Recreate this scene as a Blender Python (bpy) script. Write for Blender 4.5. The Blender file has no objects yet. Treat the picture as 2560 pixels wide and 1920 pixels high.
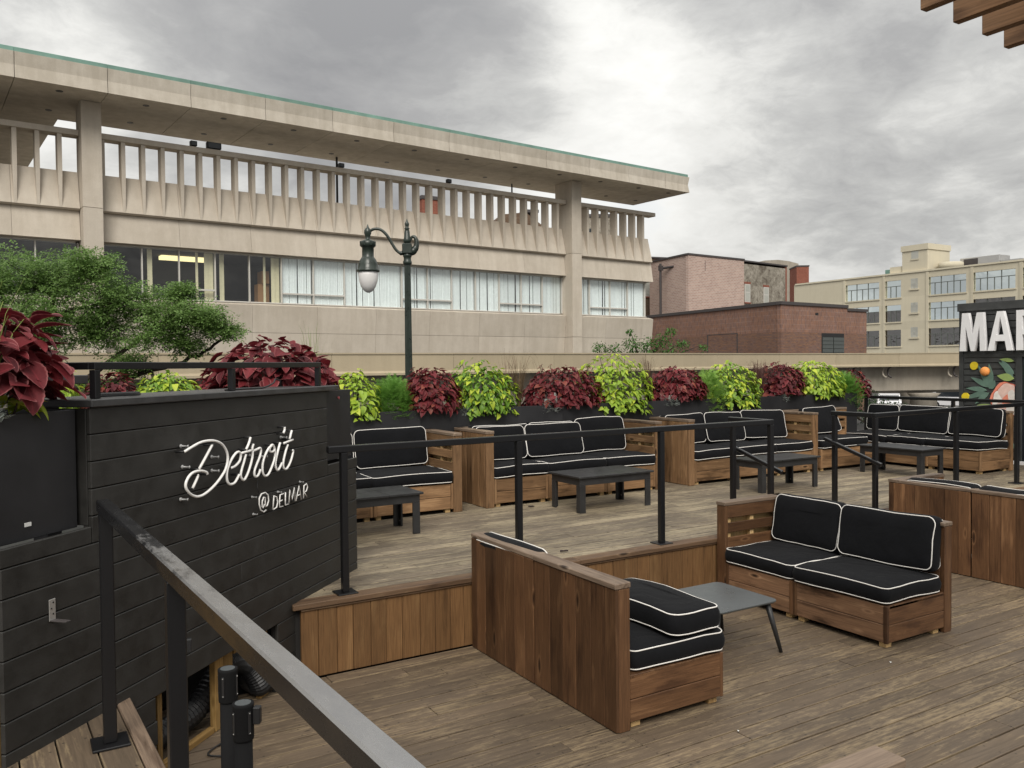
import bpy, bmesh, math, random
from math import sin, cos, pi, radians, sqrt
from mathutils import Vector, Matrix, Euler, noise as mnoise
random.seed(11)
SC = bpy.context.scene
COL = SC.collection
RND = random.Random(5)

# ------------------------------------------------------------------ camera
PITCH, ROLL, AZ = radians(1.326), radians(-0.567), radians(31.0)
fw = Vector((sin(AZ)*cos(PITCH), cos(AZ)*cos(PITCH), -sin(PITCH)))
rt = Vector((cos(AZ), -sin(AZ), 0)); up = rt.cross(fw)
r2 = cos(ROLL)*rt + sin(ROLL)*up; u2 = -sin(ROLL)*rt + cos(ROLL)*up
cam = bpy.data.cameras.new('camera'); camo = bpy.data.objects.new('camera', cam); COL.objects.link(camo)
cam.sensor_fit = 'HORIZONTAL'; cam.sensor_width = 36.0; cam.lens = 2067.5/2560*36
cam.clip_start = 0.05; cam.clip_end = 3000
mw = Matrix((r2, u2, -fw)).transposed().to_4x4(); mw.translation = Vector((0, 0, 2.17)); camo.matrix_world = mw
SC.camera = camo

# ------------------------------------------------------------------ node helper
class NT:
    def __init__(s, tree): s.t = tree
    def n(s, typ, ins=None, **props):
        nd = s.t.nodes.new('ShaderNode'+typ)
        for k, v in props.items(): setattr(nd, k, v)
        for k, v in (ins or {}).items():
            sk = nd.inputs[k]
            if isinstance(v, bpy.types.NodeSocket): s.t.links.new(v, sk)
            elif isinstance(v, bpy.types.Node): s.t.links.new(v.outputs[0], sk)
            else:
                if sk.type == 'RGBA' and len(v) == 3: v = (*v, 1)
                sk.default_value = v
        return nd
    def math(s, op, a, b=0.0, c=None, clamp=False):
        ins = {0: a, 1: b}
        if c is not None: ins[2] = c
        return s.n('Math', ins, operation=op, use_clamp=clamp).outputs[0]
    def ramp(s, fac, stops, interp='LINEAR'):
        nd = s.n('ValToRGB', {0: fac}); cr = nd.color_ramp; cr.interpolation = interp
        while len(cr.elements) < len(stops): cr.elements.new(0.5)
        for e, (p, c) in zip(cr.elements, stops):
            e.position = p
            e.color = (c, c, c, 1) if isinstance(c, (int, float)) else (*c, 1)
        return nd.outputs[0]
    def mix(s, fac, a, b, blend='MIX'):
        nd = s.n('Mix', data_type='RGBA', blend_type=blend)
        for k, v in ((0, fac), (6, a), (7, b)):
            sk = nd.inputs[k]
            if isinstance(v, bpy.types.NodeSocket): s.t.links.new(v, sk)
            else: sk.default_value = (*v, 1) if (sk.type == 'RGBA' and len(v) == 3) else v
        return nd.outputs[2]
    def vmul(s, v, w):
        return s.n('VectorMath', {0: v, 1: w}, operation='MULTIPLY').outputs[0]
    def vadd(s, v, w):
        return s.n('VectorMath', {0: v, 1: w}, operation='ADD').outputs[0]
    def noise(s, vec, scale, detail=4, rough=0.55, dist=0.0):
        return s.n('TexNoise', {'Vector': vec, 'Scale': scale, 'Detail': detail, 'Roughness': rough, 'Distortion': dist}).outputs[0]

# ------------------------------------------------------------------ world: overcast sky, brighter towards the zenith
SUN_EL, SUN_AZ = radians(44), radians(210)      # azimuth clockwise from +Y
W = bpy.data.worlds.new('World'); SC.world = W; W.use_nodes = True
W.node_tree.nodes.clear(); w = NT(W.node_tree)
gen = w.n('TexCoord').outputs['Generated']
sep = w.n('SeparateXYZ', {0: gen})
zc = w.math('MAXIMUM', sep.outputs[2], 0.0)
inv = w.math('DIVIDE', 1.0, w.math('ADD', zc, 0.30))
flat = w.n('CombineXYZ', {0: w.math('MULTIPLY', sep.outputs[0], inv), 1: w.math('MULTIPLY', sep.outputs[1], inv), 2: w.math('MULTIPLY', zc, 1.6)}).outputs[0]
warp = w.n('TexNoise', {'Vector': flat, 'Scale': 1.7, 'Detail': 4.0, 'Roughness': 0.55}).outputs['Color']
flatw = w.vadd(flat, w.vmul(warp, (0.30, 0.30, 0.30)))
big = w.noise(flatw, 1.15, 4, 0.5)
det = w.noise(flatw, 3.1, 12, 0.64)
dens = w.math('ADD', w.math('MULTIPLY', big, 0.50), w.math('MULTIPLY', det, 0.56)); dens = w.math('ADD', dens, -0.035)
def lobe(d, inner, outer, amt):                  # a cloud mass or a thin patch in one direction of the sky
    global dens
    v = Vector(d).normalized()
    dt = w.n('VectorMath', {0: gen, 1: tuple(v)}, operation='DOT_PRODUCT').outputs['Value']
    m = w.n('MapRange', {'Value': dt, 'From Min': cos(radians(outer)), 'From Max': cos(radians(inner)), 'To Min': 0.0, 'To Max': 1.0}, interpolation_type='SMOOTHSTEP').outputs[0]
    dens = w.math('ADD', dens, w.math('MULTIPLY', m, amt))
lobe((0.39, 0.855, 0.345), 3, 12, 0.18)
lobe((0.20, 0.912, 0.36), 1, 11, 0.08)
lobe((0.03, 0.954, 0.29), 1, 7, -0.09)
lobe((0.55, 0.785, 0.28), 2, 13, -0.10)
lobe((0.64, 0.71, 0.26), 2, 12, -0.07)
lobe((0.69, 0.58, 0.44), 3, 15, 0.14)
lobe((0.84, 0.49, 0.27), 2, 11, 0.05)
lobe((0.60, 0.78, 0.17), 1, 6, -0.05)
cloud = w.ramp(dens, [(0.28, (0.50, 0.497, 0.48)), (0.42, (0.405, 0.403, 0.388)), (0.51, (0.295, 0.295, 0.288)), (0.62, (0.212, 0.212, 0.212)), (0.78, (0.16, 0.161, 0.165))])
nish = w.n('TexSky', sky_type='NISHITA', sun_disc=False, sun_elevation=SUN_EL, sun_rotation=SUN_AZ)
gap = w.ramp(dens, [(0.18, 0.18), (0.30, 0.0)])
skyc = w.mix(gap, cloud, w.vmul(nish.outputs[0], (0.06, 0.06, 0.06)))
grad = w.math('MULTIPLY_ADD', w.math('POWER', zc, 1.3), 1.15, 0.90)    # overcast: luminance climbs from horizon to zenith
skyg = w.vmul(skyc, w.n('CombineXYZ', {0: grad, 1: grad, 2: grad}).outputs[0])
hz = w.ramp(zc, [(0.0, 0.75), (0.10, 0.0)])
skyh = w.mix(hz, skyg, (0.31, 0.32, 0.335))
bg = w.n('Background', {'Color': skyh, 'Strength': 1.0})
w.n('OutputWorld', {'Surface': bg})

sun = bpy.data.lights.new('sun', 'SUN'); sun.energy = 1.5; sun.angle = radians(30); sun.color = (1.0, 0.95, 0.87)
suno = bpy.data.objects.new('sun', sun); COL.objects.link(suno)
sd = Vector((sin(SUN_AZ)*cos(SUN_EL), cos(SUN_AZ)*cos(SUN_EL), sin(SUN_EL)))
suno.rotation_euler = sd.to_track_quat('Z', 'Y').to_euler(); suno.location = (0, -20, 40)
SC.view_settings.view_transform = 'Standard'; SC.view_settings.look = 'None'
SC.view_settings.exposure = 0.9; SC.view_settings.gamma = 1.0
try: SC.view_settings.use_curve_mapping = False
except Exception: pass
SC.render.engine = 'CYCLES'
SC.cycles.max_bounces = 8; SC.cycles.transparent_max_bounces = 12
SC.cycles.use_denoising = True

# ------------------------------------------------------------------ materials
def mat(name, rough=0.6, color=(0.5, 0.5, 0.5), metal=0.0, spec=0.5):
    m = bpy.data.materials.new(name); m.use_nodes = True
    nt = NT(m.node_tree); b = m.node_tree.nodes['Principled BSDF']
    b.inputs['Base Color'].default_value = (*color, 1); b.inputs['Roughness'].default_value = rough
    b.inputs['Metallic'].default_value = metal; b.inputs['Specular IOR Level'].default_value = spec
    return m, nt, b
def L(nt, a, b): nt.t.links.new(a, b)
def bump(nt, b, h, strength=0.3, dist=0.01):
    bn = nt.n('Bump', {'Height': h, 'Strength': strength, 'Distance': dist}); L(nt, bn.outputs[0], b.inputs['Normal'])
def objvec(nt):
    tc = nt.n('TexCoord').outputs['Object']; r = nt.n('ObjectInfo').outputs['Random']
    off = nt.n('CombineXYZ', {0: nt.math('MULTIPLY', r, 43.0), 1: nt.math('MULTIPLY', r, 17.3), 2: nt.math('MULTIPLY', r, 71.0)}).outputs[0]
    return nt.vadd(tc, off), r
def wpos(nt): return nt.n('NewGeometry').outputs['Position']
def tone(nt, col, r, lo, hi):
    wn = nt.n('TexWhiteNoise', {'W': nt.math('MULTIPLY', r, 917.0)}, noise_dimensions='1D').outputs['Value']
    v = nt.n('MapRange', {'Value': wn, 'To Min': lo, 'To Max': hi}).outputs[0]
    return nt.n('HueSaturation', {'Color': col, 'Value': v}).outputs[0]

def wood(name, dark, mid, light, rough=0.6, lo=0.8, hi=1.2, blotch=0.5, knots=True, grain=(1.3, 17, 17), spec=0.3):
    m, nt, b = mat(name, rough, spec=spec)
    v, r = objvec(nt)
    g = nt.noise(nt.vmul(v, grain), 1.0, 6, 0.62, 1.0)
    bl = nt.noise(nt.vmul(v, (1.6, 5, 5)), 1.0, 4, 0.6, 0.4)
    f = nt.math('ADD', nt.math('MULTIPLY', g, 1-blotch), nt.math('MULTIPLY', bl, blotch))
    c = nt.ramp(f, [(0.37, dark), (0.47, mid), (0.54, mid), (0.64, light)])
    fine = nt.noise(nt.vmul(v, (5, 120, 120)), 1.0, 3, 0.6)
    c = nt.mix(0.55, c, nt.ramp(fine, [(0.36, 0.5), (0.62, 1.0)]), 'MULTIPLY')
    if knots:
        vo = nt.n('TexVoronoi', {'Vector': nt.vmul(v, (2.0, 6.5, 6.5)), 'Scale': 1.0, 'Randomness': 1.0}).outputs['Distance']
        k = nt.ramp(vo, [(0.05, 1.0), (0.11, 0.0)])
        c = nt.mix(k, c, tuple(x*0.45 for x in dark))
        ring = nt.ramp(vo, [(0.10, 0.0), (0.13, 0.55), (0.17, 0.0)])
        c = nt.mix(ring, c, light)
    c = tone(nt, c, r, lo, hi)
    L(nt, c, b.inputs['Base Color'])
    bump(nt, b, nt.math('ADD', g, nt.math('MULTIPLY', fine, 0.6)), 0.25, 0.004)
    return m

def deckwood(name, base, worn, thr):
    m, nt, b = mat(name, 0.62, spec=0.35)
    v, r = objvec(nt); p = wpos(nt)
    g = nt.noise(nt.vmul(v, (1.1, 22, 20)), 1.0, 6, 0.65, 1.6)
    c = nt.ramp(g, [(0.36, tuple(x*0.80 for x in base)), (0.5, base), (0.64, tuple(x*1.16 for x in base))])
    dirt = nt.noise(p, 1.7, 5, 0.6)
    c = nt.mix(nt.ramp(dirt, [(0.38, 0.22), (0.62, 0.0)]), c, (0.075, 0.062, 0.05))
    ly = nt.math('ABSOLUTE', nt.n('SeparateXYZ', {0: nt.n('TexCoord').outputs['Object']}).outputs[1])
    eg = nt.math('MULTIPLY', nt.ramp(ly, [(0.0595, 0.0), (0.0655, 1.0)]), nt.ramp(nt.noise(nt.vmul(v, (2.2, 3, 3)), 1.0, 4, 0.6), [(0.45, 0.0), (0.60, 0.55)]))
    streak = nt.noise(nt.vmul(v, (2.2, 48, 3)), 1.0, 7, 0.68, 0.5)
    chip = nt.noise(nt.vmul(v, (13, 60, 3)), 1.0, 4, 0.65, 0.3)
    patch = nt.noise(nt.vmul(p, (0.8, 1.5, 1.0)), 1.25, 4, 0.6, 0.4)
    wn = nt.n('TexWhiteNoise', {'W': nt.math('MULTIPLY', r, 311.0)}, noise_dimensions='1D').outputs['Value']
    s = nt.math('ADD', nt.math('ADD', nt.math('MULTIPLY', streak, 0.44), nt.math('MULTIPLY', chip, 0.30)), nt.math('ADD', nt.math('MULTIPLY', patch, 0.34), nt.math('MULTIPLY', wn, 0.06)))
    k = nt.ramp(s, [(thr-0.02, 0.0), (thr+0.035, 0.45), (thr+0.10, 0.9)])
    wc = nt.mix(nt.noise(nt.vmul(v, (3, 40, 10)), 1.0, 4), tuple(x*0.72 for x in worn), tuple(min(1, x*1.2) for x in worn))
    c = nt.mix(k, c, wc); c = nt.mix(eg, c, worn)
    fine = nt.noise(nt.vmul(v, (6, 150, 60)), 1.0, 3, 0.6)
    c = nt.mix(0.4, c, nt.ramp(fine, [(0.3, 0.5), (0.7, 1.0)]), 'MULTIPLY')
    vo = nt.n('TexVoronoi', {'Vector': nt.vmul(v, (3.0, 7.5, 4)), 'Scale': 1.0}).outputs['Distance']
    c = nt.mix(nt.ramp(vo, [(0.035, 0.8), (0.075, 0.0)]), c, (0.03, 0.024, 0.02))
    sx = nt.n('SeparateXYZ', {0: nt.n('TexCoord').outputs['Object']}).outputs[0]
    fx = nt.math('MULTIPLY', nt.math('SUBTRACT', nt.math('FRACT', nt.math('DIVIDE', sx, 0.406)), 0.5), 0.406)
    fy = nt.math('SUBTRACT', ly, 0.044)
    dd = nt.math('SQRT', nt.math('ADD', nt.math('MULTIPLY', fx, fx), nt.math('MULTIPLY', fy, fy)))
    c = nt.mix(nt.ramp(dd, [(0.0035, 0.85), (0.006, 0.0)]), c, (0.02, 0.017, 0.014))
    c = tone(nt, c, r, 0.84, 1.16)
    L(nt, c, b.inputs['Base Color'])
    L(nt, nt.ramp(dirt, [(0.3, 0.5), (0.7, 0.72)]), b.inputs['Roughness'])
    bump(nt, b, nt.math('SUBTRACT', nt.math('MULTIPLY', g, 0.7), nt.math('MULTIPLY', k, 0.25)), 0.35, 0.004)
    return m

def concrete(name, base, stain=(0.26, 0.22, 0.17), amount=0.55, seam=False, rough=0.85):
    m, nt, b = mat(name, rough, spec=0.25)
    p = wpos(nt)
    bl = nt.noise(p, 0.35, 5, 0.6); mid = nt.noise(p, 2.2, 6, 0.65)
    st = nt.noise(nt.vmul(p, (2.6, 2.6, 0.22)), 1.0, 5, 0.6)
    fine = nt.noise(p, 40.0, 3, 0.6)
    f = nt.math('ADD', nt.math('MULTIPLY', bl, 0.35), nt.math('ADD', nt.math('MULTIPLY', mid, 0.25), nt.math('MULTIPLY', st, 0.4)))
    k = nt.ramp(f, [(0.42, amount), (0.60, 0.0)])
    v, r = objvec(nt)
    c = tone(nt, nt.mix(k, base, stain), r, 0.93, 1.06)
    c = nt.mix(0.35, c, nt.ramp(fine, [(0.3, 0.7), (0.7, 1.0)]), 'MULTIPLY')
    L(nt, c, b.inputs['Base Color'])
    bump(nt, b, nt.math('ADD', mid, nt.math('MULTIPLY', fine, 0.4)), 0.2, 0.02)
    return m

def painted(name, color, rough, var=0.25, spec=0.4, bmp=0.12, scratch=0.0, sc=8.0):
    m, nt, b = mat(name, rough, color, spec=spec)
    v, r = objvec(nt)
    n1 = nt.noise(v, sc, 5, 0.62); n2 = nt.noise(nt.vmul(v, (3, 60, 60)), 1.0, 3, 0.6)
    c = nt.mix(nt.ramp(n1, [(0.3, 0.0), (0.75, 1.0)]), tuple(x*(1-var) for x in color), tuple(min(1, x*(1+var)) for x in color))
    if scratch:
        s = nt.noise(nt.vmul(wpos(nt), (9, 60, 22)), 1.0, 5, 0.7, 1.0)
        c = nt.mix(nt.ramp(s, [(0.70, 0.0), (0.76, scratch)]), c, (0.35, 0.35, 0.34))
    c = tone(nt, c, r, 0.9, 1.1)
    L(nt, c, b.inputs['Base Color'])
    L(nt, nt.ramp(n1, [(0.3, max(0.05, rough-0.08)), (0.7, min(1, rough+0.1))]), b.inputs['Roughness'])
    bump(nt, b, nt.math('ADD', n1, nt.math('MULTIPLY', n2, 0.5)), bmp, 0.003)
    return m

def fabric(name, color):
    m, nt, b = mat(name, 0.92, color, spec=0.15)
    tc = nt.n('TexCoord').outputs['Object']
    wr = nt.noise(tc, 3.2, 3, 0.5, 1.4)
    n1 = nt.noise(tc, 5.0, 4, 0.6); we = nt.noise(tc, 420.0, 2, 0.5)
    c = nt.mix(n1, tuple(x*0.7 for x in color), tuple(x*1.35 for x in color))
    c = nt.mix(nt.ramp(we, [(0.62, 0.0), (0.78, 0.35)]), c, (0.05, 0.05, 0.056))
    L(nt, c, b.inputs['Base Color'])
    b.inputs['Sheen Weight'].default_value = 0.04; b.inputs['Sheen Roughness'].default_value = 0.4
    bump(nt, b, nt.math('ADD', nt.math('ADD', nt.math('MULTIPLY', n1, 3.0), nt.math('MULTIPLY', wr, 7.0)), nt.math('MULTIPLY', we, 0.3)), 0.30, 0.006)
    return m

def leafmat(name, dark, light, edge=None, trans=0.25, rough=0.5, vein=None, sc=9.0):
    m, nt, b = mat(name, rough, spec=0.35)
    v, r = objvec(nt)
    n1 = nt.noise(v, sc, 4, 0.6)
    wn = nt.n('TexWhiteNoise', {'W': nt.math('MULTIPLY', r, 517.0)}, noise_dimensions='1D').outputs['Value']
    f = nt.math('ADD', nt.math('MULTIPLY', n1, 0.5), nt.math('MULTIPLY', wn, 0.5))
    c = nt.ramp(f, [(0.25, dark), (0.75, light)])
    if edge:
        at = nt.n('Attribute', attribute_name='edge').outputs['Fac']
        c = nt.mix(nt.ramp(at, [(0.80, 0.0), (0.97, 0.75)]), c, edge)
        if vein: c = nt.mix(nt.ramp(at, [(0.02, 0.6), (0.12, 0.0)]), c, vein)
    L(nt, c, b.inputs['Base Color'])
    tr = nt.n('BsdfTranslucent', {'Color': c})
    mx = nt.n('MixShader', {0: trans, 1: b.outputs[0], 2: tr.outputs[0]})
    out = nt.t.nodes['Material Output']; L(nt, mx.outputs[0], out.inputs[0])
    return m

def brick(name, c1, c2, mortar, bw, bh, offset, mort=0.012, dirt=0.3):
    m, nt, b = mat(name, 0.85, spec=0.2)
    tc = nt.n('TexCoord').outputs['Object']; s = nt.n('SeparateXYZ', {0: tc})
    nx = nt.math('ABSOLUTE', nt.n('SeparateXYZ', {0: nt.n('TexCoord').outputs['Normal']}).outputs[0])
    isx = nt.math('GREATER_THAN', nx, 0.7)
    uu = nt.math('ADD', nt.math('MULTIPLY', s.outputs[0], nt.math('SUBTRACT', 1.0, isx)), nt.math('MULTIPLY', s.outputs[1], isx))
    vec = nt.n('CombineXYZ', {0: uu, 1: s.outputs[2], 2: 0.0}).outputs[0]
    bt = nt.n('TexBrick', {'Vector': vec, 'Color1': c1, 'Color2': c2, 'Mortar': mortar, 'Scale': 1.0, 'Mortar Size': mort, 'Mortar Smooth': 0.3, 'Bias': 0.0, 'Brick Width': bw, 'Row Height': bh}, offset=offset)
    c = bt.outputs[0]
    n1 = nt.noise(vec, 0.5, 5, 0.65); n2 = nt.noise(nt.vmul(vec, (1/bw, 1/bh, 1)), 0.9, 2, 0.5)
    c = nt.mix(nt.ramp(n1, [(0.4, dirt), (0.62, 0.0)]), c, tuple(x*0.55 for x in c1))
    c = nt.mix(nt.ramp(n2, [(0.35, 0.45 if dirt > 0.2 else 0.12), (0.5, 0.0)]), c, tuple(x*0.5 for x in c2))
    L(nt, c, b.inputs['Base Color']); bump(nt, b, bt.outputs[1], -0.4, 0.01)
    return m

def glassmat(name, tint=(0.95, 0.97, 0.97), refl=1.0):
    m = bpy.data.materials.new(name); m.use_nodes = True; nt = NT(m.node_tree); nt.t.nodes.clear()
    fr = nt.n('Fresnel', {'IOR': 1.5}).outputs[0]
    fac = nt.math('MINIMUM', nt.math('MULTIPLY', nt.math('ADD', fr, 0.04), refl), 1.0)
    fac = nt.math('MULTIPLY', fac, nt.math('SUBTRACT', 1.0, nt.n('NewGeometry').outputs['Backfacing']))
    p = wpos(nt); bn = nt.n('Bump', {'Height': nt.noise(p, 0.7, 2, 0.5), 'Strength': 0.05, 'Distance': 0.3})
    gl = nt.n('BsdfGlossy', {'Color': (1, 1, 1), 'Roughness': 0.02, 'Normal': bn.outputs[0]})
    tr = nt.n('BsdfTransparent', {'Color': tint})
    mx = nt.n('MixShader', {0: fac, 1: tr.outputs[0], 2: gl.outputs[0]})
    nt.n('OutputMaterial', {'Surface': mx}); return m
def mirror(name, col, wav, sc):
    m, nt, b = mat(name, 0.03, col, metal=1.0)
    p = wpos(nt); bump(nt, b, nt.noise(nt.vmul(p, (1, 1, 1)), sc, 3, 0.5), wav, 0.5); return m

MT = {}
MT['deck'] = deckwood('lower deck boards', (0.128, 0.093, 0.062), (0.30, 0.225, 0.135), 0.594)
MT['deckup'] = deckwood('upper deck boards', (0.150, 0.119, 0.085), (0.38, 0.315, 0.21), 0.568)
MT['cap'] = wood('deck edge wood', (0.09, 0.052, 0.03), (0.165, 0.10, 0.058), (0.25, 0.165, 0.098), 0.6)
MT['fascia'] = wood('fascia wood', (0.105, 0.054, 0.022), (0.175, 0.092, 0.038), (0.23, 0.13, 0.056), 0.6, 0.8, 1.15, 0.6)
MT['stain'] = wood('stained sofa wood', (0.066, 0.031, 0.015), (0.122, 0.060, 0.028), (0.205, 0.108, 0.052), 0.55, 0.62, 1.32, 0.6)
MT['stainl'] = wood('worn sofa wood', (0.065, 0.034, 0.019), (0.23, 0.128, 0.072), (0.37, 0.22, 0.125), 0.55, 0.8, 1.2, 0.55)
MT['stainu'] = wood('upper sofa wood', (0.080, 0.043, 0.020), (0.225, 0.128, 0.063), (0.36, 0.215, 0.11), 0.55, 0.75, 1.2, 0.5)
MT['captop'] = wood('sofa cap wood', (0.09, 0.06, 0.042), (0.20, 0.145, 0.105), (0.29, 0.215, 0.155), 0.5, 0.85, 1.15)
MT['pine'] = wood('raw pine', (0.36, 0.22, 0.09), (0.58, 0.39, 0.18), (0.70, 0.50, 0.27), 0.6, 0.85, 1.1)
MT['ply'] = wood('yellow stud wood', (0.15, 0.085, 0.028), (0.25, 0.15, 0.05), (0.33, 0.21, 0.08), 0.65)
MT['perg'] = wood('pergola wood', (0.12, 0.06, 0.03), (0.26, 0.145, 0.075), (0.36, 0.22, 0.125), 0.5)
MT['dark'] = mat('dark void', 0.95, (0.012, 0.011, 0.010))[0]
MT['blackwood'] = painted('black painted wood', (0.028, 0.027, 0.025), 0.5, 0.3, 0.4, 0.3, scratch=0.10)
MT['capblack'] = painted('dark grey bar top', (0.05, 0.05, 0.051), 0.4, 0.3, 0.5, 0.2)
MT['planter'] = painted('black planter metal', (0.021, 0.021, 0.023), 0.45, 0.2, 0.4, 0.1, sc=3.0)
MT['metal'] = mat('black rail paint', 0.3, (0.008, 0.008, 0.009))[0]
m_, n_, b_ = mat('rail paint with painted sky sheen', 0.3, (0.012, 0.012, 0.013))
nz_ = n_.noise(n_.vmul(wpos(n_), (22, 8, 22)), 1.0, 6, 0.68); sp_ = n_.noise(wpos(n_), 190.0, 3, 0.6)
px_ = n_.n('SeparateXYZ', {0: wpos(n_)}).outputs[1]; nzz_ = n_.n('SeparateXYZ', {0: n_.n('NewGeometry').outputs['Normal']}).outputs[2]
sheen_ = n_.math('ADD', n_.math('MULTIPLY_ADD', px_, -0.62, 1.86), n_.math('MULTIPLY_ADD', nz_, 1.7, -0.85))  # grey sky reflection painted on the top face, growing toward the near end
sheen_ = n_.math('MULTIPLY', n_.ramp(sheen_, [(0.0, 0.0), (0.35, 0.7), (0.8, 1.0)]), n_.ramp(nzz_, [(0.45, 0.0), (0.75, 1.0)]))
sheen_ = n_.math('MULTIPLY', sheen_, n_.ramp(sp_, [(0.34, 0.86), (0.46, 1.0)]))
L(n_, n_.mix(sheen_, (0.012, 0.012, 0.013), (0.42, 0.415, 0.41)), b_.inputs['Base Color'])
L(n_, n_.math('MULTIPLY', sheen_, 0.75), b_.inputs['Metallic'])
L(n_, n_.ramp(nz_, [(0.40, 0.18), (0.6, 0.28)]), b_.inputs['Roughness']); bump(n_, b_, sp_, 0.02, 0.001); MT['metalsheen'] = m_
MT['tableblk'] = painted('black table boards', (0.024, 0.024, 0.025), 0.42, 0.2, 0.5, 0.15)
MT['tabletop'] = painted('dark laminate', (0.080, 0.088, 0.091), 0.32, 0.05, 0.5, 0.0, sc=6.0)
MT['fabric'] = fabric('black outdoor fabric', (0.0062, 0.0065, 0.0078))
MT['piping'] = mat('white piping', 0.7, (0.78, 0.75, 0.71))[0]
MT['conc'] = concrete('precast concrete', (0.59, 0.53, 0.45), (0.42, 0.365, 0.295), 0.55)
MT['concs'] = concrete('stained soffit concrete', (0.58, 0.53, 0.455), (0.38, 0.335, 0.27), 0.65)
MT['guide'] = concrete('tan guideway paint', (0.44, 0.37, 0.26), (0.33, 0.275, 0.19), 0.4)
MT['gird'] = concrete('grey girder concrete', (0.40, 0.36, 0.30), (0.27, 0.24, 0.2), 0.6)
MT['copper'] = painted('green copper edge', (0.17, 0.29, 0.245), 0.6, 0.25, 0.3, 0.1, sc=1.0)
MT['cream'] = concrete('cream render', (0.63, 0.575, 0.445), (0.55, 0.495, 0.375), 0.4)
MT['ground'] = concrete('asphalt', (0.075, 0.073, 0.07), (0.04, 0.04, 0.04), 0.7)
MT['glass'] = glassmat('window glass', (0.97, 0.985, 0.985), 1.1)
MT['mirror'] = mirror('sky mirroring glass', (0.86, 0.93, 0.92), 0.03, 0.3)
MT['darkrefl'] = mirror('glass tinted as dark reflection', (0.22, 0.21, 0.20), 0.12, 0.45)  # darker mirror colour stands in for a reflection of neighbouring buildings
MT['glassblock'] = painted('glass block', (0.42, 0.42, 0.38), 0.35, 0.1, 0.5, 0.1)
MT['alu'] = mat('pale window frame', 0.45, (0.55, 0.53, 0.49))[0]
MT['frameg'] = mat('grey mullion', 0.5, (0.12, 0.13, 0.12))[0]
MT['curtain'] = painted('pale curtain', (0.84, 0.88, 0.88), 0.9, 0.06, 0.1, 0.05)
MT['curtainy'] = painted('cream blind', (0.70, 0.64, 0.44), 0.9, 0.06, 0.1, 0.05)
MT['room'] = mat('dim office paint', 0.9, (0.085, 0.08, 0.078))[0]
MT['brown'] = mat('brown cabinet', 0.6, (0.42, 0.22, 0.09))[0]
m_, n_, b_ = mat('office lamp', 0.5, (0.8, 0.75, 0.5)); b_.inputs['Emission Color'].default_value = (1.0, 0.85, 0.42, 1); b_.inputs['Emission Strength'].default_value = 0.75; MT['lampon'] = m_
MT['soldier'] = brick('soldier course brick', (0.29, 0.145, 0.092), (0.20, 0.12, 0.105), (0.33, 0.25, 0.21), 0.105, 0.36, 0.0, 0.011)
MT['running'] = brick('dark running brick', (0.28, 0.145, 0.088), (0.19, 0.115, 0.10), (0.14, 0.11, 0.095), 0.34, 0.12, 0.5, 0.018)
MT['pinkbrick'] = brick('pale pink brick', (0.50, 0.35, 0.295), (0.38, 0.25, 0.215), (0.53, 0.46, 0.40), 0.42, 0.155, 0.5, 0.026, 0.10)
MT['oldbrick'] = brick('old patched brick', (0.20, 0.125, 0.075), (0.13, 0.075, 0.05), (0.17, 0.14, 0.11), 0.26, 0.09, 0.5, 0.02, 0.6)
MT['redbrick'] = brick('red brick', (0.30, 0.10, 0.06), (0.24, 0.075, 0.05), (0.28, 0.15, 0.12), 0.25, 0.09, 0.5, 0.012)
m_, n_, b_ = mat('rough grey plaster', 0.9, spec=0.15)
p_ = wpos(n_); q1 = n_.noise(p_, 1.1, 7, 0.7, 0.6); q2 = n_.noise(p_, 4.5, 5, 0.7); q3 = n_.noise(p_, 0.25, 3, 0.5)
L(n_, n_.ramp(n_.math('ADD', n_.math('MULTIPLY', q1, 0.55), n_.math('ADD', n_.math('MULTIPLY', q2, 0.3), n_.math('MULTIPLY', q3, 0.15))), [(0.40, (0.12, 0.10, 0.08)), (0.49, (0.25, 0.225, 0.185)), (0.60, (0.40, 0.365, 0.31))]), b_.inputs['Base Color']); bump(n_, b_, q2, 0.6, 0.08); MT['plaster'] = m_
MT['coping'] = mat('dark coping', 0.6, (0.06, 0.052, 0.052))[0]
MT['louver'] = mat('grey louver', 0.5, (0.075, 0.085, 0.082))[0]
MT['green'] = painted('dark green lamp paint', (0.024, 0.034, 0.027), 0.32, 0.3, 0.5, 0.1)
m_, n_, b_ = mat('frosted globe', 0.35, (0.78, 0.76, 0.75)); b_.inputs['Subsurface Weight'].default_value = 0.4; b_.inputs['Subsurface Radius'].default_value = (0.2, 0.2, 0.2); MT['globe'] = m_
MT['neon'] = mat('unlit white neon tube', 0.22, (0.88, 0.865, 0.84), spec=0.6)[0]
MT['clear'] = mat('clear plastic', 0.2, (0.35, 0.35, 0.35), spec=0.6)[0]
MT['matte'] = mat('matte black powder coat', 0.85, (0.010, 0.010, 0.0105), spec=0.15)[0]
MT['rubber'] = mat('black rubber', 0.5, (0.012, 0.012, 0.013))[0]
MT['steel'] = mat('galvanised steel', 0.4, (0.55, 0.54, 0.52), metal=0.7)[0]
MT['white'] = painted('white letter paint', (0.87, 0.86, 0.87), 0.4, 0.05, 0.4, 0.05)
MT['paper'] = mat('paper label', 0.7, (0.7, 0.7, 0.68))[0]
MT['contwood'] = painted('charcoal siding', (0.052, 0.054, 0.054), 0.5, 0.2, 0.4, 0.2)
MT['tan'] = mat('tan flashing', 0.6, (0.35, 0.30, 0.22))[0]
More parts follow.
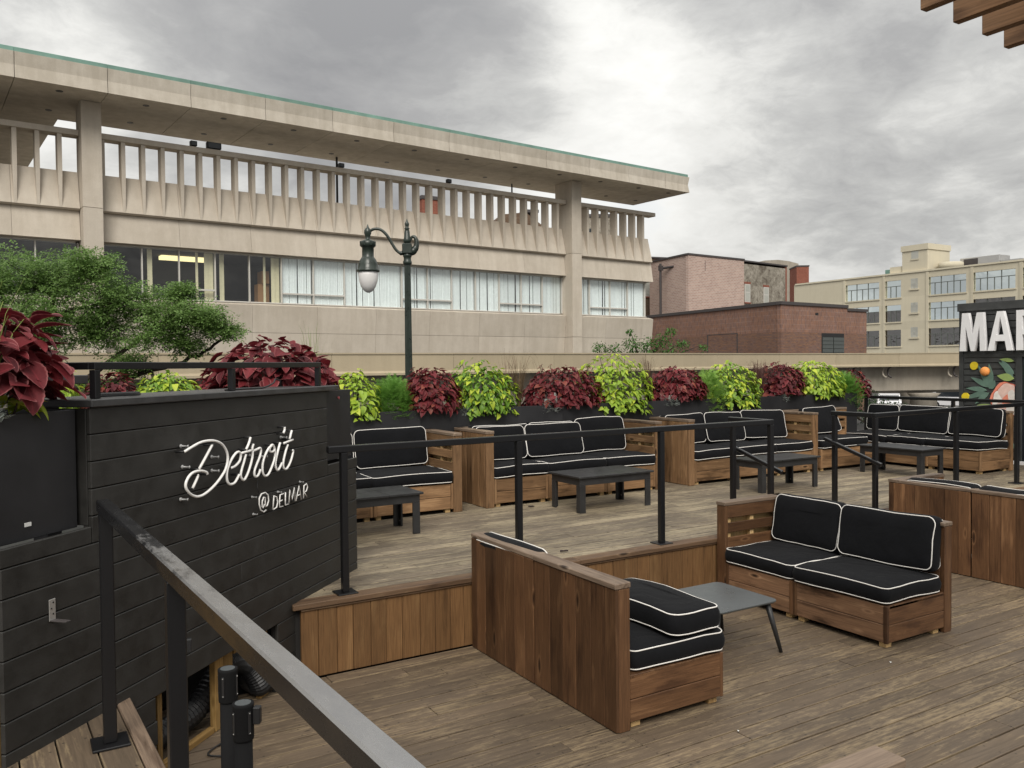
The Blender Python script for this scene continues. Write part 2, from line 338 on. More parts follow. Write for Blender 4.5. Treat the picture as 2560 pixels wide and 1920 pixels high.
for nm, c in (('mleaf', (0.13, 0.21, 0.165)), ('mleafl', (0.30, 0.40, 0.13)), ('mcoral', (0.80, 0.26, 0.17)), ('mblush', (0.80, 0.56, 0.48)), ('mwhite', (0.80, 0.74, 0.68)), ('mred', (0.50, 0.10, 0.07)), ('myellow', (0.80, 0.60, 0.03)), ('morange', (0.85, 0.33, 0.09))):
    MT[nm] = painted(nm+' mural paint', c, 0.6, 0.12, 0.3, 0.1, sc=14.0)
MT['coleus'] = leafmat('red coleus leaf', (0.065, 0.007, 0.011), (0.19, 0.022, 0.028), (0.40, 0.14, 0.14), 0.25, 0.62, (0.26, 0.03, 0.04))
MT['coleusr'] = leafmat('rust coleus leaf', (0.075, 0.013, 0.014), (0.26, 0.065, 0.04), (0.34, 0.12, 0.10), 0.2, 0.5, (0.22, 0.03, 0.03))
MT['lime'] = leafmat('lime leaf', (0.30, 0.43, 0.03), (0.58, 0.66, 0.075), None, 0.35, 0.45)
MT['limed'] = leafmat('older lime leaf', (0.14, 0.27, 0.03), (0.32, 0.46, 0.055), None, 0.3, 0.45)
MT['fern'] = leafmat('feathery green', (0.16, 0.33, 0.06), (0.36, 0.55, 0.14), None, 0.42, 0.55)
MT['locust'] = leafmat('locust leaf', (0.10, 0.20, 0.04), (0.46, 0.60, 0.22), None, 0.38, 0.5, None, 26.0)
MT['bushleaf'] = leafmat('street tree leaf', (0.05, 0.14, 0.025), (0.13, 0.27, 0.06), None, 0.3, 0.5)
MT['darkleaf'] = leafmat('dark tree leaf', (0.012, 0.03, 0.010), (0.04, 0.075, 0.02), None, 0.2, 0.5)
MT['grass'] = leafmat('spiky green blade', (0.12, 0.22, 0.04), (0.34, 0.42, 0.12), None, 0.3, 0.5)
MT['drygrass'] = leafmat('brown drooping grass', (0.10, 0.055, 0.035), (0.22, 0.17, 0.08), None, 0.2, 0.6)
MT['pgrass'] = leafmat('purple grass', (0.06, 0.025, 0.025), (0.19, 0.10, 0.08), None, 0.2, 0.6)
MT['dusty'] = leafmat('silver dusty leaf', (0.34, 0.39, 0.36), (0.58, 0.62, 0.58), None, 0.15, 0.8)
MT['stem'] = mat('dark stem', 0.8, (0.045, 0.035, 0.02))[0]
MT['bark'] = concrete('tree bark', (0.07, 0.052, 0.04), (0.03, 0.024, 0.02), 0.7)
MT['soil'] = concrete('potting soil', (0.03, 0.022, 0.016), (0.015, 0.012, 0.01), 0.7)
MT['dry'] = mat('dry leaf', 0.8, (0.05, 0.035, 0.035))[0]
MT['carw'] = mat('white car paint', 0.25, (0.7, 0.7, 0.72))[0]
MT['carr'] = mat('red car paint', 0.25, (0.5, 0.04, 0.03))[0]
MT['carglass'] = mat('car glass', 0.08, (0.02, 0.025, 0.03))[0]

# ------------------------------------------------------------------ mesh helpers
def mesh(name, V, F, m, smooth=False):
    me = bpy.data.meshes.new(name); me.from_pydata([tuple(v) for v in V], [], F); me.update()
    if isinstance(m, str): m = MT[m]
    me.materials.append(m)
    if smooth: me.polygons.foreach_set('use_smooth', [True]*len(me.polygons))
    return me
def obj(name, me, parent=None, M=None):
    o = bpy.data.objects.new(name, me); COL.objects.link(o)
    if parent is not None: o.parent = parent
    if M is not None: o.matrix_basis = M
    return o
def tag(o, label=None, cat=None, group=None, kind=None):
    if label: o['label'] = label
    if cat: o['category'] = cat
    if group: o['group'] = group
    if kind: o['kind'] = kind
    return o
def root(name, label=None, cat=None, loc=(0, 0, 0), rz=0.0, group=None, kind=None):
    o = bpy.data.objects.new(name, None); COL.objects.link(o); o.location = loc; o.rotation_euler = (0, 0, rz)
    o.empty_display_size = 0.1
    return tag(o, label, cat, group, kind)
BOXC = {}
def boxmesh(dx, dy, dz, m, bev):
    key = (round(dx, 3), round(dy, 3), round(dz, 3), m, round(bev, 4))
    if key in BOXC: return BOXC[key]
    x, y, z = dx/2, dy/2, dz/2
    if bev <= 0:
        V = [(sx*x, sy*y, sz*z) for sz in (-1, 1) for sy in (-1, 1) for sx in (-1, 1)]
        F = [(0, 2, 3, 1), (4, 5, 7, 6), (0, 1, 5, 4), (2, 6, 7, 3), (0, 4, 6, 2), (1, 3, 7, 5)]
        me = mesh('board', V, F, m)
    else:
        bm = bmesh.new(); bmesh.ops.create_cube(bm, size=1.0)
        for v in bm.verts: v.co = Vector((v.co.x*dx, v.co.y*dy, v.co.z*dz))
        bmesh.ops.bevel(bm, geom=list(bm.edges), offset=min(bev, dx*.3, dy*.3, dz*.3), segments=1, affect='EDGES', profile=0.5)
        me = bpy.data.meshes.new('board'); bm.to_mesh(me); bm.free(); me.materials.append(MT[m])
    BOXC[key] = me; return me
ROTX = {'x': Matrix.Identity(4), 'y': Matrix.Rotation(pi/2, 4, 'Z'), 'z': Matrix.Rotation(-pi/2, 4, 'Y')}
def board(parent, name, a, b, m, ax='x', bev=0.004, M=None):
    a, b = Vector(a), Vector(b)
    d = Vector((abs(b.x-a.x), abs(b.y-a.y), abs(b.z-a.z))); c = (a+b)/2
    dims = {'x': (d.x, d.y, d.z), 'y': (d.y, d.x, d.z), 'z': (d.z, d.y, d.x)}[ax]
    MM = Matrix.Translation(c) @ ROTX[ax]
    if M is not None: MM = M @ MM
    return obj(name, boxmesh(*dims, m, bev), parent, MM)
def tube_geo(P, R, n=8, closed=False, caps=True):
    P = [Vector(p) for p in P]; k = len(P)
    if not isinstance(R, (list, tuple)): R = [R]*k
    V, F = [], []
    t0 = (P[1]-P[0]).normalized()
    nrm = t0.orthogonal().normalized()
    for i, p in enumerate(P):
        if closed: t = (P[(i+1) % k]-P[i-1]).normalized()
        elif i == 0: t = t0
        elif i == k-1: t = (P[-1]-P[-2]).normalized()
        else: t = ((P[i+1]-P[i]).normalized()+(P[i]-P[i-1]).normalized()); t = t.normalized() if t.length > 1e-6 else t0
        nrm = (nrm - t*nrm.dot(t)); nrm = nrm.normalized() if nrm.length > 1e-6 else t.orthogonal().normalized()
        bi = t.cross(nrm)
        for j in range(n):
            a = 2*pi*j/n; V.append(p+(nrm*cos(a)+bi*sin(a))*R[i])
    for i in range(k if closed else k-1):
        i2 = (i+1) % k
        for j in range(n):
            j2 = (j+1) % n; F.append((i*n+j, i*n+j2, i2*n+j2, i2*n+j))
    if caps and not closed:
        F.append(tuple(range(n-1, -1, -1))); F.append(tuple((k-1)*n+j for j in range(n)))
    return V, F
def spline(P, sub=6, closed=False):
    P = [Vector(p) for p in P]; n = len(P); out = []
    rng = range(n if closed else n-1)
    for i in rng:
        p0 = P[(i-1) % n] if (closed or i > 0) else P[0]*2-P[1]
        p1, p2 = P[i], P[(i+1) % n]
        p3 = P[(i+2) % n] if (closed or i+2 < n) else P[-1]*2-P[-2]
        for s in range(sub):
            t = s/sub
            out.append(0.5*((2*p1)+(p2-p0)*t+(2*p0-5*p1+4*p2-p3)*t*t+(3*p1-p0-3*p2+p3)*t**3))
    if not closed: out.append(P[-1])
    return out
class MB:
    def __init__(s): s.V, s.F = [], []
    def add(s, V, F):
        o = len(s.V); s.V += [Vector(v) for v in V]; s.F += [tuple(i+o for i in f) for f in F]; return s
    def box(s, a, b):
        x0, y0, z0 = a; x1, y1, z1 = b
        V = [(x, y, z) for z in (z0, z1) for y in (y0, y1) for x in (x0, x1)]
        return s.add(V, [(0, 2, 3, 1), (4, 5, 7, 6), (0, 1, 5, 4), (2, 6, 7, 3), (0, 4, 6, 2), (1, 3, 7, 5)])
    def tube(s, P, R, n=8, closed=False): return s.add(*tube_geo(P, R, n, closed))
    def lathe(s, prof, n=16, c=(0, 0)):
        k = len(prof); V = [(c[0]+r*cos(2*pi*j/n), c[1]+r*sin(2*pi*j/n), z) for r, z in prof for j in range(n)]
        F = [(i*n+j, i*n+(j+1) % n, (i+1)*n+(j+1) % n, (i+1)*n+j) for i in range(k-1) for j in range(n)]
        F += [tuple(range(n-1, -1, -1)), tuple((k-1)*n+j for j in range(n))]
        return s.add(V, F)
    def prism(s, prof, axis_a, axis_b, frm):
        """profile points (u,v) placed by frm(u,v,t) for t in the two ends"""
        n = len(prof)
        V = [frm(u, v, axis_a) for u, v in prof]+[frm(u, v, axis_b) for u, v in prof]
        F = [tuple(range(n-1, -1, -1)), tuple(range(n, 2*n))]+[(i, (i+1) % n, n+(i+1) % n, n+i) for i in range(n)]
        return s.add(V, F)
    def build(s, name, m, parent=None, M=None, smooth=False):
        me = mesh(name, s.V, s.F, m, smooth)
        bm = bmesh.new(); bm.from_mesh(me); bmesh.ops.recalc_face_normals(bm, faces=bm.faces); bm.to_mesh(me); bm.free()
        return obj(name, me, parent, M)

# ------------------------------------------------------------------ the ground
ZG = -1.9
ground = obj('ground', mesh('ground', [(-700, -500, ZG), (900, -500, ZG), (900, 900, ZG), (-700, 900, ZG)], [(0, 1, 2, 3)], 'ground'))
tag(ground, kind='structure')
ZU = 0.53
HB = 0.143                                     # board pitch
DT = 0.028
# lower deck -------------------------------------------------------
lower = MB().box((0.40, -1.6, -0.4), (17, 5.60, -DT-0.002)).build('lower_deck', 'dark'); tag(lower, kind='structure')
def deck_rows(parent, x0, x1, y0, y1, ztop, m, name='deck_board'):
    n = int(round((y1-y0)/HB)); p = (y1-y0)/n
    for i in range(n):
        ya = y0+i*p+0.0055; yb = y0+(i+1)*p-0.0055
        x = x0; first = True
        while x < x1-0.05:
            ln = RND.uniform(0.6, 3.6) if first else RND.choice((2.44, 3.05, 3.66))
            first = False
            xe = min(x+ln, x1)
            if x1-xe < 0.4: xe = x1
            dz = RND.uniform(-0.0025, 0.001)
            board(parent, name, (x+0.002, ya, ztop-DT+dz), (xe-0.002, yb, ztop+dz), m, 'x', 0.0014)
            x = xe
deck_rows(lower, 0.49, 13.0, 0.62, 5.615, 0.0, 'deck')
# upper deck -------------------------------------------------------
ub = MB()
ub.box((-4, 5.66, -1.7), (6.55, 9.70, ZU-DT-0.002)); ub.box((6.551, 6.26, -1.7), (8.099, 9.70, ZU-DT-0.002)); ub.box((8.10, 5.66, -1.7), (17, 9.70, ZU-DT-0.002))
upper = ub.build('upper_deck', 'dark'); tag(upper, kind='structure')
deck_rows(upper, -1.2, 16.2, 6.26, 9.65, ZU, 'deckup')
deck_rows(upper, 0.9, 6.55, 5.745, 6.26, ZU, 'deckup')
deck_rows(upper, 8.10, 16.2, 5.745, 6.26, ZU, 'deckup')
for a, b in ((1.60, 4.02), (4.022, 6.56), (8.09, 11.7), (11.702, 15.0)):
    board(upper, 'edge_board', (a, 5.602, ZU-0.036), (b, 5.742, ZU+0.003), 'cap', 'x', 0.005)
def fascia(x0, x1):
    x = x0
    while x < x1-0.03:
        wd = RND.uniform(0.118, 0.145); xe = min(x+wd, x1)
        board(upper, 'fascia_board', (x+0.0015, 5.626+RND.uniform(0, 0.004), 0.004), (xe-0.0015, 5.656, ZU-0.037), 'fascia', 'z', 0.003)
        x = xe
fascia(1.66, 6.55); fascia(8.10, 12.0)
board(upper, 'trim_strip', (1.66, 5.615, ZU-0.052), (6.55, 5.625, ZU-0.0365), 'cap', 'x', 0.002)
# steps in the notch
steps = root('deck_steps', 'short timber steps set into the upper deck edge behind the near sofa', 'steps', (6.56, 5.70, 0))
for i in range(2):
    z = 0.177*(i+1); y = 0.0+0.28*i
    board(steps, 'riser', (0.0, y+0.02, 0.0 if i == 0 else 0.18), (1.53, y+0.045, z-0.032), 'fascia', 'x', 0.003)
    board(steps, 'tread', (0.0, y, z-0.03), (1.53, y+0.28, z), 'cap', 'x', 0.004)
board(steps, 'riser', (0.0, 0.535, 0.0), (1.53, 0.558, ZU-0.032), 'fascia', 'x', 0.003)
# landing under the camera ------------------------------------------
landing = MB().box((-3.0, -3.0, -1.7), (0.44, 5.0, ZU-DT-0.002)).build('landing', 'dark'); tag(landing, kind='structure')
LM = Matrix.Translation((0.47, 4.0, 0)) @ Matrix.Rotation(radians(2.6), 4, 'Z')
x = -0.058
while x > -2.0:
    board(landing, 'deck_board', (x-0.139, -6.0, ZU-DT), (x-0.004, 0.95+min(0, x+0.2)*0.9, ZU), 'deck', 'y', 0.0014, LM); x -= 0.143
board(landing, 'edge_board', (-0.055, -6.0, ZU-0.036), (0.012, 0.62, ZU+0.003), 'captop', 'y', 0.005, LM)
y = -5.5
while y < 0.55:
    board(landing, 'fascia_board', (-0.022, y+0.002, 0.0), (0.0, y+0.138, ZU-0.037), 'cap', 'z', 0.003, LM); y += 0.14

# ------------------------------------------------------------------ DJ booth (at 45 degrees): local x along the wall, -y towards the viewer
BO = Vector((1.62, 5.65, 0)); BR = pi/4
booth = root('dj_booth', 'black plank booth with a bar top and steel rail at the left', 'booth', BO, BR)
def bplank(t0, t1, z0, z1, nm='plank', th=0.022, y=0.0):
    board(booth, nm, (t0, y, z0), (t1, y+th, z1), 'blackwood', 'x', 0.0035)
PT = 0.1277
zt = 1.988
for k in range(4):                       # upper boards between the planters
    z1 = zt-k*PT; z0 = z1-PT+0.004
    bplank(-1.872, 0.540, z0, z1)
k = 0; z1 = zt-4*PT-0.0
zz = 1.988-4*PT
rows = []
while zz > 0.0:
    rows.append((max(zz-PT+0.004, 0.003), zz)); zz -= PT
for i, (z0, z1) in enumerate(rows):
    cut = z1 < 0.56
    if i == 0:
        bplank(-2.39, -1.876, z0, 1.432); bplank(-1.872, 0.540, z0, z1); bplank(0.544, 1.06, z0, 1.432)
        continue
    if not cut:
        jt = RND.uniform(-1.2, 0.3)
        bplank(-2.385, 1.04, z0, z1) if RND.random() < 0.6 else (bplank(-2.385, jt-0.001, z0, z1), bplank(jt+0.001, 1.04, z0, z1))
    else:
        if z0 > 0.49: bplank(-2.385, 0.0, z0, z1)
        else:
            bplank(-2.385, -1.43-RND.uniform(0, .03), z0, z1); bplank(-0.235+RND.uniform(0, .02), 0.02, z0, z1)
MBd = MB()
MBd.box((-2.38, 0.024, 0.56), (1.03, 0.05, 1.36)); MBd.box((-1.87, 0.024, 1.36), (0.54, 0.05, 1.98))
MBd.box((-2.38, 0.024, 0.0), (-1.46, 0.05, 0.56)); MBd.box((-0.22, 0.024, 0.0), (0.0, 0.05, 0.56))
MBd.build('backing', 'dark', booth)
MBd = MB().box((-2.36, 0.6, 0.0), (1.0, 2.2, 0.98)); MBd.build('platform', 'blackwood', booth)
board(booth, 'side_panel', (-2.39, 0.025, 0.0), (-2.365, 2.2, 1.42), 'ply', 'z', 0.003)
board(booth, 'side_panel', (1.03, 0.025, ZU+0.002), (1.052, 2.2, 1.42), 'blackwood', 'y', 0.003)
board(booth, 'niche_side', (-1.873, 0.0235, 1.435), (-1.85, 0.5, 1.985), 'blackwood', 'z', 0.003)
board(booth, 'niche_side', (0.520, 0.0235, 1.435), (0.541, 0.5, 1.985), 'blackwood', 'z', 0.003)
board(booth, 'bar_top', (-1.885, -0.025, 1.990), (0.700, 0.42, 2.028), 'capblack', 'x', 0.005)
# framing behind the gap
for t0, t1, z1 in ((-0.84, -0.75, 0.56), (-0.745, -0.655, 0.56), (-0.34, -0.25, 0.56), (-1.36, -1.32, 0.56)):
    board(booth, 'stud', (t0, 0.06, 0.0), (t1, 0.10, z1), 'ply', 'z', 0.003)
board(booth, 'blocking', (-0.64, 0.06, 0.40), (-0.35, 0.10, 0.49), 'ply', 'x', 0.003)
board(booth, 'blocking', (-1.31, 0.062, 0.0), (-0.85, 0.10, 0.035), 'ply', 'x', 0.003)
# steel rail on the bar top
rf = root('rail_frame'); rf.parent = booth
def bar(par, a, b, s=0.036, m='metal'):
    a, b = Vector(a), Vector(b); d = b-a; ax = 'x' if abs(d.x) > max(abs(d.y), abs(d.z)) else ('y' if abs(d.y) > abs(d.z) else 'z')
    lo = Vector((min(a.x, b.x), min(a.y, b.y), min(a.z, b.z))); hi = Vector((max(a.x, b.x), max(a.y, b.y), max(a.z, b.z)))
    e = Vector((0 if ax == 'x' else s/2, 0 if ax == 'y' else s/2, 0 if ax == 'z' else s/2))
    return board(par, 'rail_tube', lo-e, hi+e, m, ax, 0.003)
for t in (-1.80, -0.66, 0.46): bar(rf, (t, 0.03, 2.0285), (t, 0.03, 2.166))
bar(rf, (-1.82, 0.03, 2.185), (0.478, 0.03, 2.185)); 
for t in (-1.80, 0.46):
    bar(rf, (t, 0.05, 2.185), (t, 0.38, 2.185)); bar(rf, (t, 0.36, 2.0285), (t, 0.36, 2.166))
# counter at the back of the booth
cr = root('back_counter'); cr.parent = booth
board(cr, 'counter_top', (-1.9, 1.55, 2.065), (-0.10, 1.85, 2.128), 'capblack', 'x', 0.005)
for t in (-1.75, 0.0-0.43): board(cr, 'counter_leg', (t, 1.62, 0.98), (t+0.13, 1.74, 2.064), 'metal', 'z', 0.003)
# neon sign
def neon(name, label, strokes, rad, off, th=0.05):
    r = root(name, label, 'neon sign', BO + Vector((cos(-pi/4)*th, sin(-pi/4)*th, 0)), BR)
    for s in strokes:
        P = spline([(a, 0.0, z) for a, z in s], 5) if off else [Vector((a, 0, z)) for a, z in s]
        V, F = tube_geo(P, rad, 8); obj('glass_tube', mesh('glass_tube', V, F, 'neon', True), r)
        for p in (P[0], P[-1]):
            q = [p, p+Vector((0, 0.02, 0)), p+Vector((-0.01, th-0.004, 0.0))]
            V, F = tube_geo(q, rad*0.95, 6); obj('electrode', mesh('electrode', V, F, 'rubber', True), r)
    return r
S1 = [[(-1.244, 1.718), (-1.177, 1.737), (-1.105, 1.754), (-1.038, 1.758), (-0.969, 1.752), (-0.905, 1.731), (-0.859, 1.693), (-0.839, 1.652), (-0.844, 1.61), (-0.867, 1.571), (-0.912, 1.534), (-0.969, 1.5), (-1.033, 1.473), (-1.094, 1.458), (-1.147, 1.46), (-1.198, 1.482), (-1.232, 1.514), (-1.237, 1.543), (-1.217, 1.572), (-1.182, 1.593), (-1.136, 1.599), (-1.09, 1.595), (-1.05, 1.582), (-1.04, 1.57)],
 [(-0.994, 1.731), (-1.005, 1.716), (-1.116, 1.608)], [(-1.133, 1.578), (-1.13, 1.568), (-1.178, 1.51)],
 [(-0.808, 1.576), (-0.762, 1.583), (-0.715, 1.608), (-0.702, 1.642), (-0.717, 1.661), (-0.748, 1.66), (-0.791, 1.634), (-0.825, 1.6), (-0.849, 1.56), (-0.85, 1.513), (-0.833, 1.487), (-0.803, 1.479), (-0.765, 1.488), (-0.721, 1.526)],
 [(-0.592, 1.739), (-0.609, 1.707), (-0.642, 1.669)],
 [(-0.647, 1.64), (-0.668, 1.598), (-0.697, 1.549), (-0.706, 1.515), (-0.687, 1.491), (-0.664, 1.49), (-0.631, 1.519), (-0.597, 1.568), (-0.575, 1.615), (-0.57, 1.654)],
 [(-0.56, 1.694), (-0.574, 1.668), (-0.562, 1.654), (-0.52, 1.658), (-0.486, 1.662), (-0.474, 1.645), (-0.492, 1.605), (-0.527, 1.564), (-0.553, 1.527), (-0.554, 1.5), (-0.534, 1.488), (-0.508, 1.498), (-0.486, 1.527)],
 [(-0.698, 1.652), (-0.578, 1.658)],
 [(-0.307, 1.641), (-0.321, 1.626), (-0.357, 1.625), (-0.374, 1.641), (-0.347, 1.667), (-0.325, 1.662), (-0.308, 1.632), (-0.309, 1.585), (-0.342, 1.533), (-0.388, 1.487), (-0.423, 1.478), (-0.449, 1.49), (-0.461, 1.519), (-0.455, 1.565), (-0.428, 1.608), (-0.383, 1.649), (-0.338, 1.666)],
 [(-0.238, 1.673), (-0.267, 1.623), (-0.296, 1.565), (-0.302, 1.528), (-0.28, 1.497), (-0.252, 1.507), (-0.219, 1.537)],
 [(-0.178, 1.771), (-0.177, 1.754), (-0.194, 1.731)], [(-0.083, 1.741), (-0.114, 1.685)], [(-0.196, 1.664), (-0.071, 1.677)],
 [(-0.139, 1.651), (-0.174, 1.599), (-0.2, 1.544), (-0.201, 1.506), (-0.173, 1.49), (-0.139, 1.503), (-0.099, 1.542), (-0.068, 1.598), (-0.083, 1.607)]]
S2a = [[(-0.4, 1.256), (-0.431, 1.248), (-0.465, 1.267), (-0.48, 1.307), (-0.479, 1.343), (-0.453, 1.367), (-0.409, 1.369), (-0.375, 1.35), (-0.367, 1.311), (-0.386, 1.282), (-0.404, 1.278), (-0.41, 1.309), (-0.41, 1.337), (-0.428, 1.342), (-0.444, 1.319), (-0.447, 1.287), (-0.437, 1.274), (-0.419, 1.296)]]
S2b = [[(-0.316, 1.244), (-0.302, 1.331), (-0.268, 1.319), (-0.255, 1.284), (-0.27, 1.25), (-0.312, 1.244)], [(-0.178, 1.327), (-0.223, 1.325), (-0.232, 1.28), (-0.233, 1.246), (-0.186, 1.244)], [(-0.228, 1.284), (-0.194, 1.286)],
 [(-0.153, 1.332), (-0.16, 1.247), (-0.114, 1.247)], [(-0.107, 1.254), (-0.098, 1.339), (-0.069, 1.268), (-0.035, 1.344), (-0.025, 1.251)], [(-0.013, 1.251), (0.03, 1.347), (0.06, 1.251)], [(0.004, 1.284), (0.049, 1.287)],
 [(0.093, 1.252), (0.102, 1.339), (0.138, 1.348), (0.154, 1.324), (0.134, 1.296), (0.103, 1.295), (0.14, 1.256)]]
ns = neon('neon_sign', 'large unlit white script neon reading Detroit on the black booth', S1, 0.0078, True)
for t, z in ((-1.21, 1.745), (-1.20, 1.63), (-0.93, 1.655), (-0.93, 1.575), (-1.22, 1.455), (-0.60, 1.63), (-0.40, 1.60), (-0.15, 1.70)):
    q = MB().lathe([(0.011, 0), (0.011, 0.006), (0.005, 0.008), (0.005, 0.046), (0.009, 0.048)], 8)
    q.build('tube_support', 'clear', ns, Matrix.Translation((t, 0.048, z)) @ Matrix.Rotation(pi/2, 4, 'X'), True)
ns2 = neon('neon_sign', 'small unlit neon lettering @DELMAR below the large script sign', S2a+S2b, 0.0046, False, 0.035)
for t, z in ((-0.51, 1.355), (-0.50, 1.245), (-0.20, 1.34), (0.10, 1.365)):
    MB().lathe([(0.009, 0), (0.009, 0.006), (0.004, 0.008), (0.004, 0.032), (0.007, 0.033)], 8).build('tube_support', 'clear', ns2, Matrix.Translation((t, 0.034, z)) @ Matrix.Rotation(pi/2, 4, 'X'), True)
def wallpt(t, z, off=0.02): return BO+Vector((t*cos(BR)+off*sin(BR), t*sin(BR)-off*cos(BR), z))
def cable(label, P, r=0.004, name='cable', m='rubber', sub=6):
    V, F = tube_geo(spline(P, sub), r, 6); o = obj(name, mesh(name, V, F, m, True)); return tag(o, label, 'cable')
cable('thin dark wire hanging between the script sign and the small sign', [wallpt(-0.47, 1.45), wallpt(-0.49, 1.41, .03), wallpt(-0.47, 1.37, .03), wallpt(-0.48, 1.34, .03)], 0.003)
# planter boxes beside the bar
def planter(name, label, a, b, loc, rz, seams=()):
    r = root(name, label, 'planter', loc, rz)
    x0, y0, z0 = a; x1, y1, z1 = b; t = 0.012
    xs = [x0]+list(seams)+[x1]
    for i in range(len(xs)-1):
        board(r, 'front_panel', (xs[i]+0.001, y0, z0), (xs[i+1]-0.001, y0+t, z1), 'planter', 'x', 0.002)
    board(r, 'back_panel', (x0, y1-t, z0), (x1, y1, z1), 'planter', 'x', 0.002)
    board(r, 'end_panel', (x0, y0+t+0.001, z0), (x0+t, y1-t-0.001, z1), 'planter', 'y', 0.002)
    board(r, 'end_panel', (x1-t, y0+t+0.001, z0), (x1, y1-t-0.001, z1), 'planter', 'y', 0.002)
    tag(MB().box((x0+t+.001, y0+t+.001, z0+0.002), (x1-t-.001, y1-t-.001, z1-0.05)).build('soil', 'soil', r), kind='stuff')
    return r
plL = planter('planter_box', 'black planter box holding big red coleus left of the bar', (-2.42, 0.06, 1.432), (-1.895, 0.62, 1.982), BO, BR)
lab = board(plL, 'paper_sticker', (-2.20, 0.0575, 1.49), (-2.165, 0.0595, 1.507), 'paper', 'x', 0)
plR = planter('planter_box', 'black planter box right of the bar under red coleus', (0.56, 0.045, 1.45), (1.045, 1.25, 1.985), BO, BR)
br = root('corner_bracket', 'small bent steel angle bracket screwed to the black booth wall', 'bracket', wallpt(-2.125, 1.065, 0.001), BR)
board(br, 'plate', (-0.018, -0.004, 0.0), (0.018, -0.0005, 0.095), 'steel', 'z', 0.001)
board(br, 'arm', (-0.016, -0.085, 0.0), (0.016, -0.0045, 0.004), 'coping', 'y', 0.001)
for z in (0.03, 0.055, 0.08):
    MB().lathe([(0.004, 0), (0.004, 0.0016)], 8).build('hole', 'rubber', br, Matrix.Translation((0.004 if z != 0.055 else -0.006, -0.004, z)) @ Matrix.Rotation(pi/2, 4, 'X'))
hose = MB(); P = spline([wallpt(-1.25, 0.10, -0.22), wallpt(-0.85, 0.12, -0.20), wallpt(-0.6, 0.30, -0.16), wallpt(-0.42, 0.26, -0.12), wallpt(-0.33, 0.10, -0.07), wallpt(-0.25, 0.09, -0.20)], 22)
hose.tube(P, [0.070+(0.007 if i % 2 else -0.003) for i in range(len(P))], 14)
tag(hose.build('duct_hose', 'rubber', smooth=False), 'black ribbed flexible duct hose in the gap under the booth', 'hose')
cable('tangled black cable on the deck below the booth gap', [(0.70, 4.62, .012), (0.80, 4.5, .012), (0.66, 4.36, .012), (0.95, 4.48, .012), (0.78, 4.28, .012), (0.60, 4.18, .012), (0.72, 4.02, .012), (0.9, 4.10, .012), (0.68, 3.90, .012), (0.62, 3.75, .012)], 0.007)
cable('thin black wire curling over the deck by the landing edge', [(1.02, 4.95, .01), (0.88, 4.80, .01), (1.05, 4.66, .01), (0.96, 4.40, .01), (0.70, 4.20, .01), (0.58, 4.00, .01), (0.80, 3.80, .01), (0.60, 3.6, .01)], 0.005)
P = [wallpt(-1.55+0.17*cos(a)*(1-.03*i), 2.036+0.004*(i % 3), -0.12-0.05*sin(a)) for i in range(3) for a in [2*pi*j/10 for j in range(10)]]
cable('coiled black audio cable lying on the bar top at left', P, 0.0055, 'cable', 'rubber', 3)
cable('black power cord arching over the bar top at right', [wallpt(-0.70, 2.035, -.05), wallpt(-0.45, 2.035, -.06), wallpt(-0.22, 2.035, -.08), wallpt(-0.02, 2.06, -.12), wallpt(0.08, 2.085, -.16), wallpt(0.18, 2.07, -.18), wallpt(0.22, 2.036, -.2)], 0.006)

# ------------------------------------------------------------------ railings
def rail(label, segs, posts, z1, z0, extra=None, s=0.05, name='guard_rail'):
    r = root(name, label, 'railing', (posts[0][0], posts[0][1], z0))
    O = Vector((posts[0][0], posts[0][1], z0))
    for (a, b) in segs:
        a3 = Vector((*a, z1-s/2))-O; b3 = Vector((*b, z1-s/2))-O
        beam(r, 'top_rail', a3, b3, s, 'metalsheen' if 'scuffed' in label else 'metal')
    for (px, py) in posts:
        po = board(r, 'post', (px-O.x-s/2, py-O.y-s/2, 0.012), (px-O.x+s/2, py-O.y+s/2, z1-z0-s-0.001), 'metal', 'z', 0.004)
        bp = obj('base_plate', boxmesh(0.15, 0.15, 0.012, 'metal', 0.003), r, Matrix.Translation((px-O.x, py-O.y, 0.006)))
    for a, b in (extra or []):
        beam(r, 'hand_rail', Vector(a)-O, Vector(b)-O, 0.038)
    return r
def beam(par, name, a, b, s, m='metal', h=None):
    d = b-a; h = h or s
    me = boxmesh(d.length, s, h, m, 0.005)
    x = d.normalized(); zup = Vector((0, 0, 1)); y = zup.cross(x).normalized(); z = x.cross(y)
    M = Matrix((x, y, z)).transposed().to_4x4(); M.translation = (a+b)/2
    return obj(name, me, par, M)
rail('black steel deck railing running from the booth to the steps', [((1.90, 5.735), (6.476, 5.735)), ((6.45, 5.762), (6.45, 6.29))], [(2.02, 5.735), (3.50, 5.735), (5.02, 5.735), (6.45, 5.735), (6.45, 6.24)], 1.60, ZU,
     [((6.53, 6.30, 1.27), (6.53, 5.66, 1.07))])
rail('black steel deck railing right of the steps toward the container bar', [((8.08, 5.733), (13.2, 6.052)), ((8.105, 5.764), (8.105, 6.30))], [(8.105, 5.735), (8.105, 6.26), (9.82, 5.841), (11.37, 5.938), (12.9, 6.033)], 1.60, ZU,
     [((8.05, 6.36, 1.28), (8.05, 5.62, 1.04))])
rail('black steel railing along the far deck end before the container', [((12.86, 9.35), (12.86, 3.6))], [(12.86, 9.28), (12.86, 7.7), (12.86, 6.2), (12.86, 4.6)], 1.57, ZU)
rail('scuffed black foreground railing on the landing at lower left', [((0.318, 4.02), (0.505, 0.30))], [(0.325, 3.985), (0.393, 2.60), (0.46, 1.2)], 1.60, ZU, None, 0.053)

